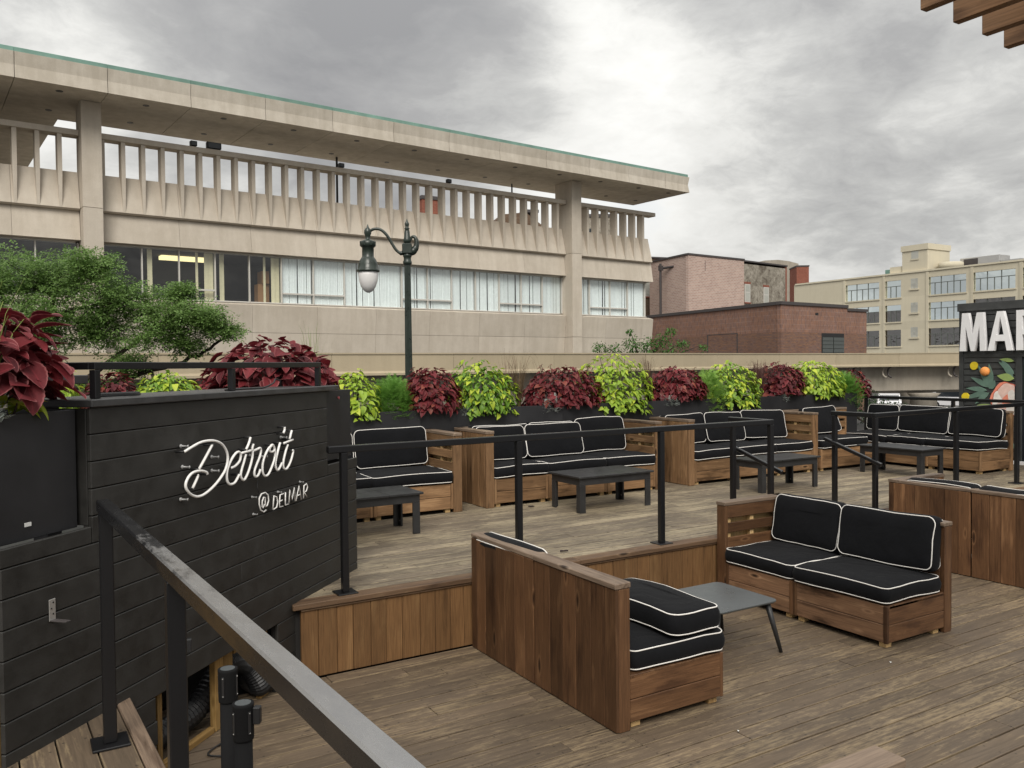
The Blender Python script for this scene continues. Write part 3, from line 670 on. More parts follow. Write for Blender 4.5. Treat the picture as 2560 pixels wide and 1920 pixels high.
# ------------------------------------------------------------------ cushions and sofas
def rrect(w_, d_, r, n=5):
    P = []
    for cx, cy, a0 in ((w_/2-r, d_/2-r, 0), (-w_/2+r, d_/2-r, pi/2), (-w_/2+r, -d_/2+r, pi), (w_/2-r, -d_/2+r, 1.5*pi)):
        for i in range(n+1):
            a = a0+pi/2*i/n; P.append((cx+r*cos(a), cy+r*sin(a)))
    # add mid edge points
    out = []
    for i, p in enumerate(P):
        q = P[(i+1) % len(P)]; out.append(p)
        dd = sqrt((p[0]-q[0])**2+(p[1]-q[1])**2)
        if dd > 0.12:
            for k in range(1, 5): out.append((p[0]+(q[0]-p[0])*k/5, p[1]+(q[1]-p[1])*k/5))
    return out
CUSH = {}
def cushion_mesh(w_, d_, h_, r, puff, seed):
    key = (round(w_, 3), round(d_, 3), h_, r, puff, seed)
    if key in CUSH: return CUSH[key]
    rr = random.Random(seed*77+int(w_*100))
    ph = [rr.uniform(0, 6.3) for _ in range(6)]
    def wob(x, y, z): return 0.0055*sin(8*x+ph[0])*cos(6*y+ph[1])+0.0035*sin(15*y+ph[2]+4*x)+0.002*sin(31*x+ph[3])*cos(23*y+ph[4])
    base = rrect(w_, d_, r); n = len(base); V, F = [], []
    prof = [(0.55, -puff), (0.28, -puff*.8), (0.10, -puff*.45), (0.03, -puff*.12), (0.0, 0.004), (-0.010, h_*.22), (-0.014, h_*.5), (-0.010, h_*.78), (0.0, h_-0.004), (0.03, h_+puff*.12), (0.10, h_+puff*.45), (0.28, h_+puff*.8), (0.55, h_+puff)]
    mind = min(w_, d_)/2
    for ins, z in prof:
        if ins > 0:
            f = ins
            fx = 1-f*mind/(w_/2)*0.98; fy = 1-f*mind/(d_/2)*0.98
        else: fx = 1-ins/(w_/2); fy = 1-ins/(d_/2)
        for (x, y) in base:
            sag = -0.006*(x/(w_/2))**2*(1 if z > h_/2 else 0)
            V.append((x*fx+wob(y, z, x), y*fy+wob(x, z, y), z+wob(x*fx, y*fy, z)+sag))
    k = len(prof)
    for i in range(k-1):
        for j in range(n): F.append((i*n+j, i*n+(j+1) % n, (i+1)*n+(j+1) % n, (i+1)*n+j))
    F.append(tuple(range(n-1, -1, -1))); F.append(tuple((k-1)*n+j for j in range(n)))
    me = mesh('cushion', V, F, 'fabric', True)
    pv, pf = [], []
    for ri in (4, 8):
        loop = [Vector(V[ri*n+j])+Vector((0, 0, -0.002 if ri == 4 else 0.002)) for j in range(n)]
        a, b = tube_geo(loop, 0.0043, 6, True); o = len(pv); pv += a; pf += [tuple(i+o for i in f) for f in b]
    mp = mesh('piping', pv, pf, 'piping', True)
    CUSH[key] = (me, mp); return CUSH[key]
CN = [0]
def cushion(parent, name, w_, d_, h_, M, r=0.055, puff=0.022):
    CN[0] += 1
    me, mp = cushion_mesh(w_, d_, h_, r, puff, CN[0] % 4)
    o = obj(name, me, parent, M); obj('piping', mp, o); return o
def T(x, y, z): return Matrix.Translation((x, y, z))
def RX(a): return Matrix.Rotation(a, 4, 'X')
def RY(a): return Matrix.Rotation(a, 4, 'Y')
def RZ(a): return Matrix.Rotation(a, 4, 'Z')

def sofa_frame(r, Wd, D, modules, M=None, left=None, right=None, wfront='stainl', wbody='stain', H=0.885, back=True, lpost=True, endplanks=True):
    """local x along the front, y to the back. modules: inner x breaks. left/right arm: True for slatted arm"""
    PTk = 0.105
    def B(name, a, b, m, ax, bev=0.004): return board(r, name, a, b, m, ax, bev, M)
    xl = PTk if left else 0.0; xr = Wd-PTk if right else Wd
    brk = [xl]+list(modules)+[xr]
    yb = D-PTk if back else D
    for i in range(len(brk)-1):
        a, b = brk[i]+0.004, brk[i+1]-0.004
        for (z0, z1) in ((0.045, 0.178), (0.182, 0.322)):
            B('front_board', (a+0.035, 0.004, z0), (b-0.035, 0.024, z1), wfront, 'x')
        B('front_stile', (a, 0.0, 0.04), (a+0.034, 0.026, 0.325), wbody, 'z'); B('front_stile', (b-0.034, 0.0, 0.04), (b, 0.026, 0.325), wbody, 'z')
        for fx in (a+0.03, b-0.09):
            for fy in (0.03, yb-0.10): B('foot', (fx, fy, 0.0), (fx+0.06, fy+0.07, 0.044), 'pine', 'x', 0.002)
        B('seat_board', (a, 0.028, 0.30), (b, yb-0.002, 0.326), wbody, 'x')
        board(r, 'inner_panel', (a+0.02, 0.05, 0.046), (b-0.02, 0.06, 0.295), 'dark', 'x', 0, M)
    for side, has in ((0, left), (1, right)):
        x0 = 0.0 if side == 0 else Wd-PTk
        if has:
            xa, xb = x0, x0+PTk
            B('arm_post', (xa, 0.0, 0.0), (xb, 0.04, H-0.036), wbody, 'z')
            ox0, ox1 = (xa, xa+0.02) if side == 0 else (xb-0.02, xb)
            ix0, ix1 = (xb-0.02, xb) if side == 0 else (xa, xa+0.02)
            nb = max(2, int(round((D-0.05)/0.15))); p = (D-0.045)/nb
            for i in range(nb): B('arm_plank', (ox0, 0.042+i*p, 0.004), (ox1, 0.042+(i+1)*p-0.003, H-0.037), wbody, 'z')
            for (z0, z1) in ((0.735, H-0.037), (0.60, 0.69), (0.46, 0.555)):
                B('arm_slat', (ix0, 0.042, z0), (ix1, yb, z1), wbody, 'y')
            # raw inner faces of the outside planks, and the studs between
            px0 = ox1+0.001 if side == 0 else ox0-0.006
            B('lining', (px0, 0.05, 0.45), (px0+0.005, D-0.03, H-0.05), 'pine', 'z', 0)
            for yy in (0.05, D*0.42): 
                B('stud', (min(ox1+0.007, ix1+0.002) if side == 0 else ix1+0.002, yy, 0.33), (ix0-0.002 if side == 0 else ox0-0.008, yy+0.045, H-0.045), 'pine', 'z', 0.002)
            B('arm_cap', (xa-0.004, -0.006, H-0.035), (xb+0.004, D, H), 'captop', 'y', 0.005)
        else:
            ex0, ex1 = (0.004, 0.024) if side == 0 else (Wd-0.024, Wd-0.004)
            for (z0, z1) in ((0.045, 0.178), (0.182, 0.322)):
                B('side_board', (ex0, 0.027, z0), (ex1, yb-0.003, z1), wbody, 'y')
    if back:
        B('back_post', (0.0 if not left else 0.0, yb, 0.0), (0.04, D-0.022, H-0.037), wbody, 'z'); B('back_post', (Wd-0.04, yb, 0.0), (Wd, D-0.022, H-0.037), wbody, 'z')
        bb = [0.0]+list(modules)+[Wd]
        for i in range(len(bb)-1):
            x = bb[i]+(0.006 if i else 0.002); end = bb[i+1]-(0.006 if i < len(bb)-2 else 0.002)
            while x < end-0.02:
                wd = RND.uniform(0.11, 0.175); xe = min(x+wd, end)
                if end-xe < 0.05: xe = end
                B('back_plank', (x, D-0.021-RND.uniform(0, .002), 0.006), (xe-0.0045, D-RND.uniform(0, .0025), H-0.037), wbody, 'z', 0.0022); x = xe
            B('back_cap', (bb[i]-0.003 if i == 0 else bb[i]+0.005, yb-0.006-(0.008 if i % 2 else 0), H-0.035), (bb[i+1]+0.003 if i == len(bb)-2 else bb[i+1]-0.005, D+0.006-(0.008 if i % 2 else 0), H-(0.003 if i % 2 else 0)), 'captop', 'x', 0.005)
        for (z0, z1) in ((0.70, H-0.037), (0.56, 0.66), (0.42, 0.52)):
            B('back_slat', (0.042, yb, z0), (Wd-0.042, yb+0.02, z1), wbody, 'x')
def seat(r, x0, x1, D, M=None, jx=0, rot=0.0, yf=-0.015, dep=None):
    w_ = x1-x0-0.008; dep = dep or D-0.13
    rot += RND.uniform(-.012, .012); jx += RND.uniform(-.004, .004)
    MM = T((x0+x1)/2+jx, yf+dep/2, 0.345) @ RZ(rot) @ RX(RND.uniform(-.012, .006))
    cushion(r, 'seat_cushion', w_, dep, 0.12, (M @ MM) if M is not None else MM)
def backc(r, x0, x1, D, M=None, lean=12, dx=0, rz=0.0, roll=0.0, h=0.42, z=0.475, dy=0, th=0.14):
    w_ = x1-x0-0.01; lean += RND.uniform(-2, 2); rz += RND.uniform(-.02, .02); roll += RND.uniform(-.012, .012)
    MM = T((x0+x1)/2+dx, D-0.112-dy, z) @ RZ(rz) @ RX(radians(-lean)) @ T(0, 0, h/2) @ RY(roll) @ RX(pi/2) @ T(0, 0, 0)
    cushion(r, 'back_cushion', w_, h, th, (M @ MM) if M is not None else MM, 0.06, 0.02)

# the near right sofa: faces the coffee table
s = root('lounge_sofa', 'two seat stained timber sofa with black cushions nearest at right of the coffee table', 'sofa', (5.575, 5.60, 0), -pi/2)
sofa_frame(s, 1.76, 0.835, [0.875], None, True, False)
seat(s, 0.105, 0.875, 0.835); seat(s, 0.875, 1.752, 0.835)
backc(s, 0.13, 0.86, 0.835, lean=9, dy=0.01); backc(s, 0.875, 1.725, 0.835, lean=11, dy=0.02, rz=0.02)
# the near left sofa seen from behind
s = root('lounge_sofa', 'timber sofa seen from its plank back in the centre foreground', 'sofa', (3.84, 3.80, 0), pi/2)
sofa_frame(s, 1.79, 0.865, [0.90], None, False, False, 'stain', 'stain')
seat(s, 0.0, 0.895, 0.865); seat(s, 0.90, 1.785, 0.865)
backc(s, 0.92, 1.76, 0.865, lean=18, dy=0.03, h=0.40, z=0.468)
lc = root('loose_cushion', 'black white-piped back cushion lying flat on the near sofa seat', 'cushion', (3.615, 4.235, 0.497), pi/2)
cushion(lc, 'pad', 0.87, 0.40, 0.135, T(0, 0, 0), 0.055, 0.018)
# sofa at the right edge
s = root('lounge_sofa', 'timber sofa with plank back at the right edge below the steps', 'sofa', (9.02, 3.80, 0), pi/2)
sofa_frame(s, 1.81, 0.865, [0.90], None, False, True, 'stain', 'stain')
seat(s, 0.0, 0.895, 0.865); seat(s, 0.90, 1.70, 0.865)
backc(s, 0.05, 0.88, 0.865, lean=12, dy=0.02); backc(s, 0.9, 1.66, 0.865, lean=10, dy=0.02)
# sofa whose back corner just enters at the bottom of the frame
s = root('lounge_sofa', 'timber sofa whose back corner just enters the bottom edge', 'sofa', (2.452, 0.90, 0), 0)
s.location = (0.85, 0.875, 0)
sofa_frame(s, 1.60, 0.865, [0.80], None, False, False, 'stain', 'stain', 0.885)
seat(s, 0.0, 0.795, 0.865); seat(s, 0.80, 1.59, 0.865)
# the row against the planters
U = 'sofas lined up along the back planter'
s = root('lounge_sofa', 'timber sofa partly hidden behind the booth under the lamp post', 'sofa', (1.62, 8.22, ZU), 0, U)
sofa_frame(s, 2.655, 0.79, [0.80, 1.60], None, False, True, 'stainu', 'stainu')
seat(s, 0.0, 0.80, 0.79); seat(s, 0.80, 1.595, 0.79); seat(s, 1.595, 2.55, 0.79)
backc(s, 0.0, 0.80, 0.79); backc(s, 0.80, 1.60, 0.79, lean=10); backc(s, 1.61, 2.50, 0.79, lean=10, h=0.43)
s = root('lounge_sofa', 'three seat timber sofa with two rows of back cushions in the middle of the row', 'sofa', (4.585, 8.22, ZU), 0, U)
sofa_frame(s, 2.625, 0.79, [0.855, 1.73], None, True, True, 'stainu', 'stainu')
seat(s, 0.105, 0.855, 0.79); seat(s, 0.855, 1.73, 0.79); seat(s, 1.73, 2.52, 0.79)
backc(s, 0.10, 0.80, 0.79, lean=14, dy=0.17, h=0.40); backc(s, 0.80, 1.66, 0.79, lean=13, dy=0.17, h=0.40); backc(s, 1.66, 2.47, 0.79, lean=9, h=0.44)
backc(s, 0.12, 0.95, 0.79, lean=4, th=0.12); backc(s, 0.95, 1.66, 0.79, lean=4, th=0.12)
s = root('lounge_sofa', 'three seat timber sofa with one tilted back cushion right of centre', 'sofa', (7.68, 8.22, ZU), 0, U)
sofa_frame(s, 2.585, 0.79, [0.90, 1.70], None, True, True, 'stainu', 'stainu')
seat(s, 0.105, 0.90, 0.79, rot=0.02); seat(s, 0.90, 1.70, 0.79); seat(s, 1.70, 2.475, 0.79, rot=-0.015)
backc(s, 0.12, 0.86, 0.79, lean=12); backc(s, 0.84, 1.60, 0.79, lean=12, dy=0.05); backc(s, 1.62, 2.42, 0.79, lean=20, dy=0.10, rz=-0.18, roll=0.04)
# corner sofa
s = root('corner_sofa', 'L shaped timber corner sofa with black cushions at the far right of the deck', 'sofa', (10.30, 8.20, ZU))
sofa_frame(s, 1.52, 0.80, [], None, False, False, 'stainu', 'stainu', endplanks=False)
seat(s, 0.0, 1.12, 0.80, rot=0.02)
M4 = T(1.53, 0.80, 0) @ RZ(-pi/2)
sofa_frame(s, 2.33, 0.86, [1.48], M4, False, False, 'stainu', 'stainu')
seat(s, 0.02, 0.82, 0.86, M4); seat(s, 0.82, 1.48, 0.86, M4); seat(s, 1.48, 2.33, 0.86, M4)
backc(s, 0.35, 1.18, 0.80, None, lean=20, dy=0.05, rz=0.06, roll=-0.03)
backc(s, 0.02, 0.60, 0.86, M4, lean=10); backc(s, 0.60, 1.45, 0.86, M4, lean=12); backc(s, 1.46, 2.27, 0.86, M4, lean=13, dy=0.02)

# ------------------------------------------------------------------ low tables
def slat_table(label, x0, y0, x1, y1, h=0.405):
    r = root('low_table', label, 'table', (x0, y0, ZU), 0, 'black plank tables on the upper deck')
    w_, d_ = x1-x0, y1-y0; lng = w_ > d_
    k = 3
    for i in range(k):
        if lng: board(r, 'top_panel', (i*w_/k+0.002, 0, h-0.02), ((i+1)*w_/k-0.002, d_, h), 'tableblk', 'y', 0.002)
        else: board(r, 'top_panel', (0, i*d_/k+0.002, h-0.02), (w_, (i+1)*d_/k-0.002, h), 'tableblk', 'x', 0.002)
    e = 0.03; a = 0.10
    board(r, 'apron', (e, e, h-a), (w_-e, e+0.02, h-0.021), 'tableblk', 'x', 0.002); board(r, 'apron', (e, d_-e-0.02, h-a), (w_-e, d_-e, h-0.021), 'tableblk', 'x', 0.002)
    board(r, 'apron', (e, e+0.021, h-a), (e+0.02, d_-e-0.021, h-0.021), 'tableblk', 'y', 0.002); board(r, 'apron', (w_-e-0.02, e+0.021, h-a), (w_-e, d_-e-0.021, h-0.021), 'tableblk', 'y', 0.002)
    for fx in (0, 1):
        for fy in (0, 1):
            xa = e if fx == 0 else w_-e-0.075; ya = e if fy == 0 else d_-e-0.02
            leg = board(r, 'leg', (xa, ya-0.001 if fy == 0 else ya+0.001, 0.0), (xa+0.075, ya+0.019 if fy == 0 else ya+0.021, h-a-0.001), 'tableblk', 'z', 0.002)
            xb = e if fx == 0 else w_-e-0.02; yb = e+0.02 if fy == 0 else d_-e-0.075
            board(r, 'leg', (xb, yb, 0.0), (xb+0.02, yb+0.055, h-a-0.001), 'tableblk', 'z', 0.002)
            MB().lathe([(0.007, 0), (0.007, 0.004)], 8).build('bolt', 'steel', r, T(xb+(0.02 if fx == 0 else 0.0), yb+0.03, 0.055) @ RY(pi/2 if fx == 0 else -pi/2))
    return r
slat_table('black plank low table beside the booth in front of the leftmost sofa', 2.33, 7.36, 3.405, 7.92)
slat_table('black three panel low table before the middle sofa of the row', 5.25, 7.33, 6.31, 7.95)
slat_table('black low table standing behind the left stair handrail', 7.95, 7.20, 9.05, 7.73)
slat_table('black low table in front of the corner sofa', 10.73, 6.86, 11.30, 7.90)
t = root('coffee_table', 'dark rounded coffee table with splayed legs between the near sofas', 'table', (4.53, 4.54, 0))
q = rrect(0.63, 0.63, 0.06, 6); n = len(q)
V = [(x*.965, y*.965, 0.382) for x, y in q]+[(x, y, 0.393) for x, y in q]+[(x, y, 0.4) for x, y in q]+[(x*.994, y*.994, 0.402) for x, y in q]
F = [tuple(range(n-1, -1, -1)), tuple(3*n+j for j in range(n))]+[(i*n+j, i*n+(j+1) % n, (i+1)*n+(j+1) % n, (i+1)*n+j) for i in range(3) for j in range(n)]
obj('table_top', mesh('table_top', V, F, 'tabletop'), t)
for sx in (-1, 1):
    for sy in (-1, 1):
        MB().tube([(sx*.25, sy*.25, 0.381), (sx*.345, sy*.30, 0.0)], [0.024, 0.014], 10).build('leg', 'tableblk', t, None, True)

# ------------------------------------------------------------------ belt posts
def stanchion(label, x, y, cl, rz):
    r = root('stanchion', label, 'barrier post', (x, y, 0), rz, 'belt barrier posts by the landing')
    MB().lathe([(0.16, 0), (0.16, 0.012), (0.14, 0.025), (0.05, 0.04)], 24).build('base', 'rubber', r, None, True)
    MB().lathe([(0.031, 0.04), (0.031, 0.86)], 20).build('pole', 'matte', r, None, True)
    MB().lathe([(0.0355, 0.861), (0.0365, 0.865), (0.0365, 0.975), (0.0375, 0.98), (0.0375, 0.988), (0.029, 0.989)], 24).build('head', 'matte', r, None, True)
    MB().lathe([(0.028, 0.986), (0.0275, 0.9905)], 24).build('top_cap', 'glassblock' if False else 'tabletop', r)
    for a in (0.4, 2.0, 3.5, 5.1):
        board(r, 'slot', (0.0355, -0.005, 0.885), (0.039, 0.005, 0.965), 'tableblk', 'z', 0.001, RZ(a))
        for z in (0.89, 0.96): MB().lathe([(0.0025, 0.0), (0.0018, 0.0015)], 8).build('rivet', 'steel', r, RZ(a) @ T(0.0392, 0, z) @ RY(pi/2))
    if cl: board(r, 'belt_clip', (0.036, -0.014, 0.915), (0.062, 0.014, 0.975), 'rubber', 'z', 0.003, RZ(cl))
stanchion('black belt barrier post with a side clip standing nearest the railing', 0.665, 2.97, -0.5, 0)
stanchion('black belt barrier post behind the nearest post with the clip', 0.693, 3.345, 0, 0.5)
stanchion('black belt barrier post mostly hidden behind the second railing post', 0.585, 3.86, -0.4, 0.2)

# ------------------------------------------------------------------ plants
def leaf_mesh(name, Ln, Wd, fold, droop, m, nseg=6, serr=0.0, pointy=1.0, nc=1):
    V, F, E = [], [], []
    cols = [-1.0, -0.5, 0, 0.5, 1.0] if nc > 1 else [-1.0, 0, 1.0]
    k = len(cols)
    for i in range(nseg+1):
        t_ = i/nseg
        wv = Wd*0.5*(sin(pi*min(1, t_**0.72)) ** 0.72)*(1-0.25*t_*pointy) if 0 < t_ < 1 else 0.0008
        if i == 0: wv = Wd*0.06
        if serr and i % 2: wv *= 1+serr
        for c in cols:
            x_ = Ln*t_; y_ = c*wv
            z_ = fold*abs(c)*wv - droop*Ln*t_*t_ + 0.06*Ln*sin(6*t_+2*c)*0.3*abs(c)
            V.append((x_, y_, z_)); E.append(max(abs(c), 1.0 if t_ > 0.97 else 0))
    for i in range(nseg):
        for j in range(k-1): F.append((i*k+j, i*k+j+1, (i+1)*k+j+1, (i+1)*k+j))
    me = mesh(name, V, F, m, True)
    at = me.attributes.new('edge', 'FLOAT', 'POINT'); at.data.foreach_set('value', E)
    return me
LEAF = {}
def leaves(kind):
    if kind in LEAF: return LEAF[kind]
    if kind == 'coleusbig': r = [leaf_mesh('leaf', 1.0, 0.74, f, d, 'coleus', 14, 0.06, 0.5, 2) for f, d in ((0.30, 0.25), (0.45, 0.40), (0.2, 0.15))]
    elif kind == 'coleus': r = [leaf_mesh('leaf', 1.0, 0.74, f, d, mm, 6, 0.0, 0.6) for f, d, mm in ((0.3, 0.3, 'coleus'), (0.45, 0.45, 'coleus'), (0.25, 0.35, 'coleusr'))]
    elif kind == 'lime': r = [leaf_mesh('leaf', 1.0, 0.80, f, d, mm, 6, 0.0, 1.6) for f, d, mm in ((0.35, 0.35, 'lime'), (0.5, 0.5, 'lime'), (0.3, 0.4, 'limed'))]
    elif kind == 'limebig': r = [leaf_mesh('leaf', 1.0, 0.85, f, d, 'lime', 10, 0.0, 1.4, 2) for f, d in ((0.3, 0.3), (0.45, 0.45))]
    LEAF[kind] = r; return r
def basis(xd, nrm):
    x_ = Vector(xd).normalized(); n_ = Vector(nrm); n_ = (n_-x_*n_.dot(x_))
    n_ = n_.normalized() if n_.length > 1e-4 else x_.orthogonal().normalized()
    y_ = n_.cross(x_); return Matrix((x_, y_, n_)).transposed().to_4x4()
def bush(name, label, cat, kind, cx, cy, w_, ry, zbase, ztop, n, size, group=None, low=-0.35, zmin=None, seed=1, front=None, spires=0):
    rr = random.Random(seed)
    r = root(name, label, cat, (cx, cy, zbase), 0, group)
    LV = leaves(kind); rx = w_/2*(1.1 if group else 1.0); rz = ztop-zbase
    placed = 0; tries = 0
    st = MB()
    fdir = Vector(front if front else (-0.5, -0.86, 0)).normalized()
    lump = [(rr.uniform(0, 6.28), rr.uniform(0.0, 1.1), rr.uniform(0.80, 1.13) if 'big' not in kind else rr.uniform(0.66, 1.2)) for _ in range(11)]
    fill = MB(); fe = []; NF = int(n*(0.55 if 'big' in kind else 2.2))
    while placed < n+NF and tries < n*60:
        tries += 1
        u = rr.uniform(low, 1.0); a = rr.uniform(0, 2*pi)
        cs = sqrt(max(0, 1-u*u)); d = Vector((cos(a)*cs, sin(a)*cs, u))
        if d.dot(fdir) < -0.25 and rr.random() < 0.65: continue
        rad = rr.choice((0.8, 0.92, 1.0, 1.0)) if placed < n else rr.choice((0.55, 0.72, 0.84, 0.93, 0.97))
        k = 1.0
        for (la, lz, lk) in lump:
            q = abs((a-la+pi) % (2*pi)-pi)
            if q < 0.45 and abs(u-lz) < 0.35: k = lk
        p = Vector((d.x*rx, d.y*ry, d.z*rz))*rad*k
        if zmin is not None and p.z+zbase < zmin: continue
        if u < 0 and d.dot(fdir) < 0.1: continue
        out = Vector((d.x, d.y, 0)); out = out.normalized() if out.length > .05 else Vector((rr.uniform(-1, 1), rr.uniform(-1, 1), 0)).normalized()
        ang = rr.uniform(-0.7, 0.7); out = RZ(ang).to_3x3() @ out
        elev = (rr.choice((rr.uniform(-1.0, -0.2), rr.uniform(-0.5, 0.6))) if 'big' in kind else rr.uniform(-1.05, 0.1))+0.4*max(0, u)
        xd = out*cos(elev)+Vector((0, 0, sin(elev)))
        nr = Vector((0, 0, 0.55))+d*(1.0 if 'big' not in kind else 0.65)+Vector((rr.uniform(-.35, .35), rr.uniform(-.35, .35), rr.uniform(-.1, .2)))
        s_ = size*rr.choice((0.45, 0.6, 0.75, 0.9, 1.0, 1.15))*(0.8 if u > 0.7 else 1.0)
        M = basis(xd, nr); M.translation = p-xd*s_*0.35
        if placed >= n:
            lm_ = LV[0] if rr.random() < .6 else LV[1]; MS = M @ Matrix.Scale(s_, 4); o_f = len(fill.V)
            fill.V += [MS @ v.co for v in lm_.vertices]; fill.F += [tuple(q+o_f for q in p_.vertices) for p_ in lm_.polygons]
            fe += [0.5]*len(lm_.vertices); placed += 1; continue
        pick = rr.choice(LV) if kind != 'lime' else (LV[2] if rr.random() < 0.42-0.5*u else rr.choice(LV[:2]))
        obj('leaf', pick, r, M @ Matrix.Scale(s_, 4))
        if placed % 14 == 0: st.tube([(p.x*.1, p.y*.1, -0.05), (p.x*.6, p.y*.6, p.z*.4), tuple(p-xd*s_*.35)], [0.006, 0.005, 0.003], 5)
        placed += 1
    for i in range(spires):
        a = rr.uniform(0, 6.28); px, py = rx*0.6*cos(a), ry*0.6*sin(a); zt_ = rz*rr.uniform(1.0, 1.12)
        st.tube([(px*.6, py*.6, 0), (px, py, zt_)], [0.006, 0.003], 5)
        for j in range(8):
            aa = j*1.57+rr.uniform(-.3, .3); zz_ = zt_-0.018*j
            xd = Vector((cos(aa), sin(aa), 0.15)); M = basis(xd, (0, 0, 1)); M.translation = Vector((px, py, zz_))
            obj('leaf', rr.choice(LV), r, M @ Matrix.Scale(size*(0.35+0.06*j), 4))
    fm = mesh('leaf_mass', fill.V, fill.F, LV[-1].materials[0] if kind == 'lime' else LV[0].materials[0], True)
    at_ = fm.attributes.new('edge', 'FLOAT', 'POINT'); at_.data.foreach_set('value', fe)
    tag(obj('leaf_mass', fm, r), kind='stuff')
    st.build('stems', 'stem', r)
    return r
def strip(mb, P, w0, w1, side):
    """a flat tapering blade through points P"""
    o = len(mb.V); k = len(P)
    for i, p in enumerate(P):
        ww = w0+(w1-w0)*i/(k-1); mb.V.append(Vector(p)-side*ww/2); mb.V.append(Vector(p)+side*ww/2)
    for i in range(k-1): mb.F.append((o+2*i, o+2*i+1, o+2*i+3, o+2*i+2))
def feathery(name, label, cat, m, cx, cy, w_, ry, zbase, ztop, n, group=None, low=-0.4, seed=2, fl=0.17, leaf=0.034):
    rr = random.Random(seed); r = root(name, label, cat, (cx, cy, zbase), 0, group); mb = MB(); rx, rz = w_/2, ztop-zbase
    for i in range(n):
        u = rr.uniform(low, 1.0); a = rr.uniform(0, 2*pi); cs = sqrt(max(0, 1-u*u)); d = Vector((cos(a)*cs, sin(a)*cs, u))
        if u < 0 and d.y > -0.2: continue
        tip = Vector((d.x*rx, d.y*ry, d.z*rz))*rr.uniform(0.72, 1.05)
        ax = (Vector((d.x, d.y, 0))*0.8+Vector((0, 0, 0.5+0.4*u)) + Vector((rr.uniform(-.4, .4), rr.uniform(-.4, .4), rr.uniform(-.4, .3)))).normalized()
        st_ = tip-ax*fl; sd = ax.cross(Vector((0, 0, 1))); sd = sd.normalized() if sd.length > .05 else Vector((1, 0, 0)); nn = sd.cross(ax)
        for j in range(8):
            t_ = j/8; p = st_+ax*fl*t_-Vector((0, 0, 0.04*t_*t_)); ln = leaf*(1.35-0.8*t_)
            for s_ in (-1, 1):
                q = p+(sd*s_*0.85+ax*0.5+nn*rr.uniform(-.3, .3)).normalized()*ln
                strip(mb, [p, (p+q)/2+nn*0.002, q], ln*0.34, 0.001, ax)
    o = obj('foliage', mesh('foliage', mb.V, mb.F, m, False), r); tag(o, kind='stuff'); return r
def grassy(name, label, cat, m, cx, cy, w_, zbase, ztop, n, group=None, seed=3, droop=0.6, wid=0.008, zlow=None, up_=0.4):
    rr = random.Random(seed); r = root(name, label, cat, (cx, cy, zbase), 0, group); mb = MB()
    for i in range(n):
        a = rr.uniform(0, 2*pi); sp = abs(rr.gauss(0, 0.5)); H_ = (ztop-zbase)*rr.uniform(0.5, 1.0)
        d = Vector((cos(a), sin(a)*0.7, 0)); R = w_/2*min(1.15, sp+0.15); P = []
        dr = droop*rr.uniform(0.3, 1.3) if rr.random() > up_ else 0.08
        for j in range(7):
            t_ = j/6; P.append(d*(R*t_**1.3+0.02)+Vector((0, 0, H_*(t_*(1+dr)-dr*1.35*t_*t_*t_)))+Vector((rr.uniform(-.006, .006), rr.uniform(-.006, .006), 0)))
        sd = Vector((-sin(a), cos(a), 0)); strip(mb, P, wid, wid*0.2, sd)
    o = obj('blades', mesh('blades', mb.V, mb.F, m, False), r); tag(o, kind='stuff'); return r

# planter row along the back
planter('planter_box', 'long black planter box along the back of the upper deck', (0, 0, 0), (13.3, 0.52, 1.105), (-1.0, 9.05, ZU), 0, (1.3, 2.6, 3.9, 5.16, 6.2, 7.22, 8.6, 10.0, 11.4))
YP = 9.30; G = 'plants in the long back planter'
def P_(k): return G
bush('lime_plant', 'yellow green leafy plant just right of the booth beside the feathery fern', 'plant', 'lime', 3.42, YP, 0.55, 0.34, 1.66, 2.11, 159, 0.092, G, -0.3, 1.55, 21)
feathery('fern_plant', 'round feathery green plant left of the first dark red coleus', 'plant', 'fern', 3.90, YP, 0.66, 0.36, 1.68, 2.12, 720, G, -0.25, 22)
bush('coleus_plant', 'dark red coleus in front of the lamp post', 'plant', 'coleus', 4.37, YP-.05, 0.70, 0.34, 1.70, 2.14, 229, 0.098, G, -0.2, 1.60, 23, None, 3)
bush('lime_plant', 'tall lime leafy plant with brown grass at its right', 'plant', 'lime', 5.14, YP, 0.86, 0.40, 1.68, 2.23, 298, 0.092, G, -0.28, 1.52, 24)
grassy('grass_tuft', 'brown drooping grass hanging over the planter right of the first tall lime plant', 'grass', 'drygrass', 5.62, YP-.12, 0.62, 1.62, 2.34, 110, G, 25, 1.2, 0.006)
grassy('grass_tuft', 'sparse upright dark stalks above the first tall lime plant', 'grass', 'pgrass', 5.55, YP+.05, 0.55, 1.66, 2.44, 26, G, 26, 0.2, 0.005, None, 0.9)
bush('coleus_plant', 'wide dark red coleus between the two tallest lime plants', 'plant', 'coleus', 6.42, YP, 1.15, 0.36, 1.68, 2.12, 298, 0.098, G, -0.15, 1.62, 27, None, 5)
feathery('dusty_miller', 'silver leaved plant in front of the wide dark red coleus', 'plant', 'dusty', 6.05, YP-.20, 0.36, 0.16, 1.65, 1.84, 130, G, -0.5, 28, 0.10, 0.02)
feathery('trailing_herb', 'low grey green trailing herb right of the first coleus', 'plant', 'dusty', 4.83, YP-.2, 0.42, 0.14, 1.62, 1.73, 90, G, -0.6, 29, 0.08, 0.015)
bush('lime_plant', 'tallest lime leafy plant in the middle of the back planter', 'plant', 'lime', 7.28, YP, 1.12, 0.40, 1.68, 2.25, 298, 0.092, G, -0.36, 1.46, 30)
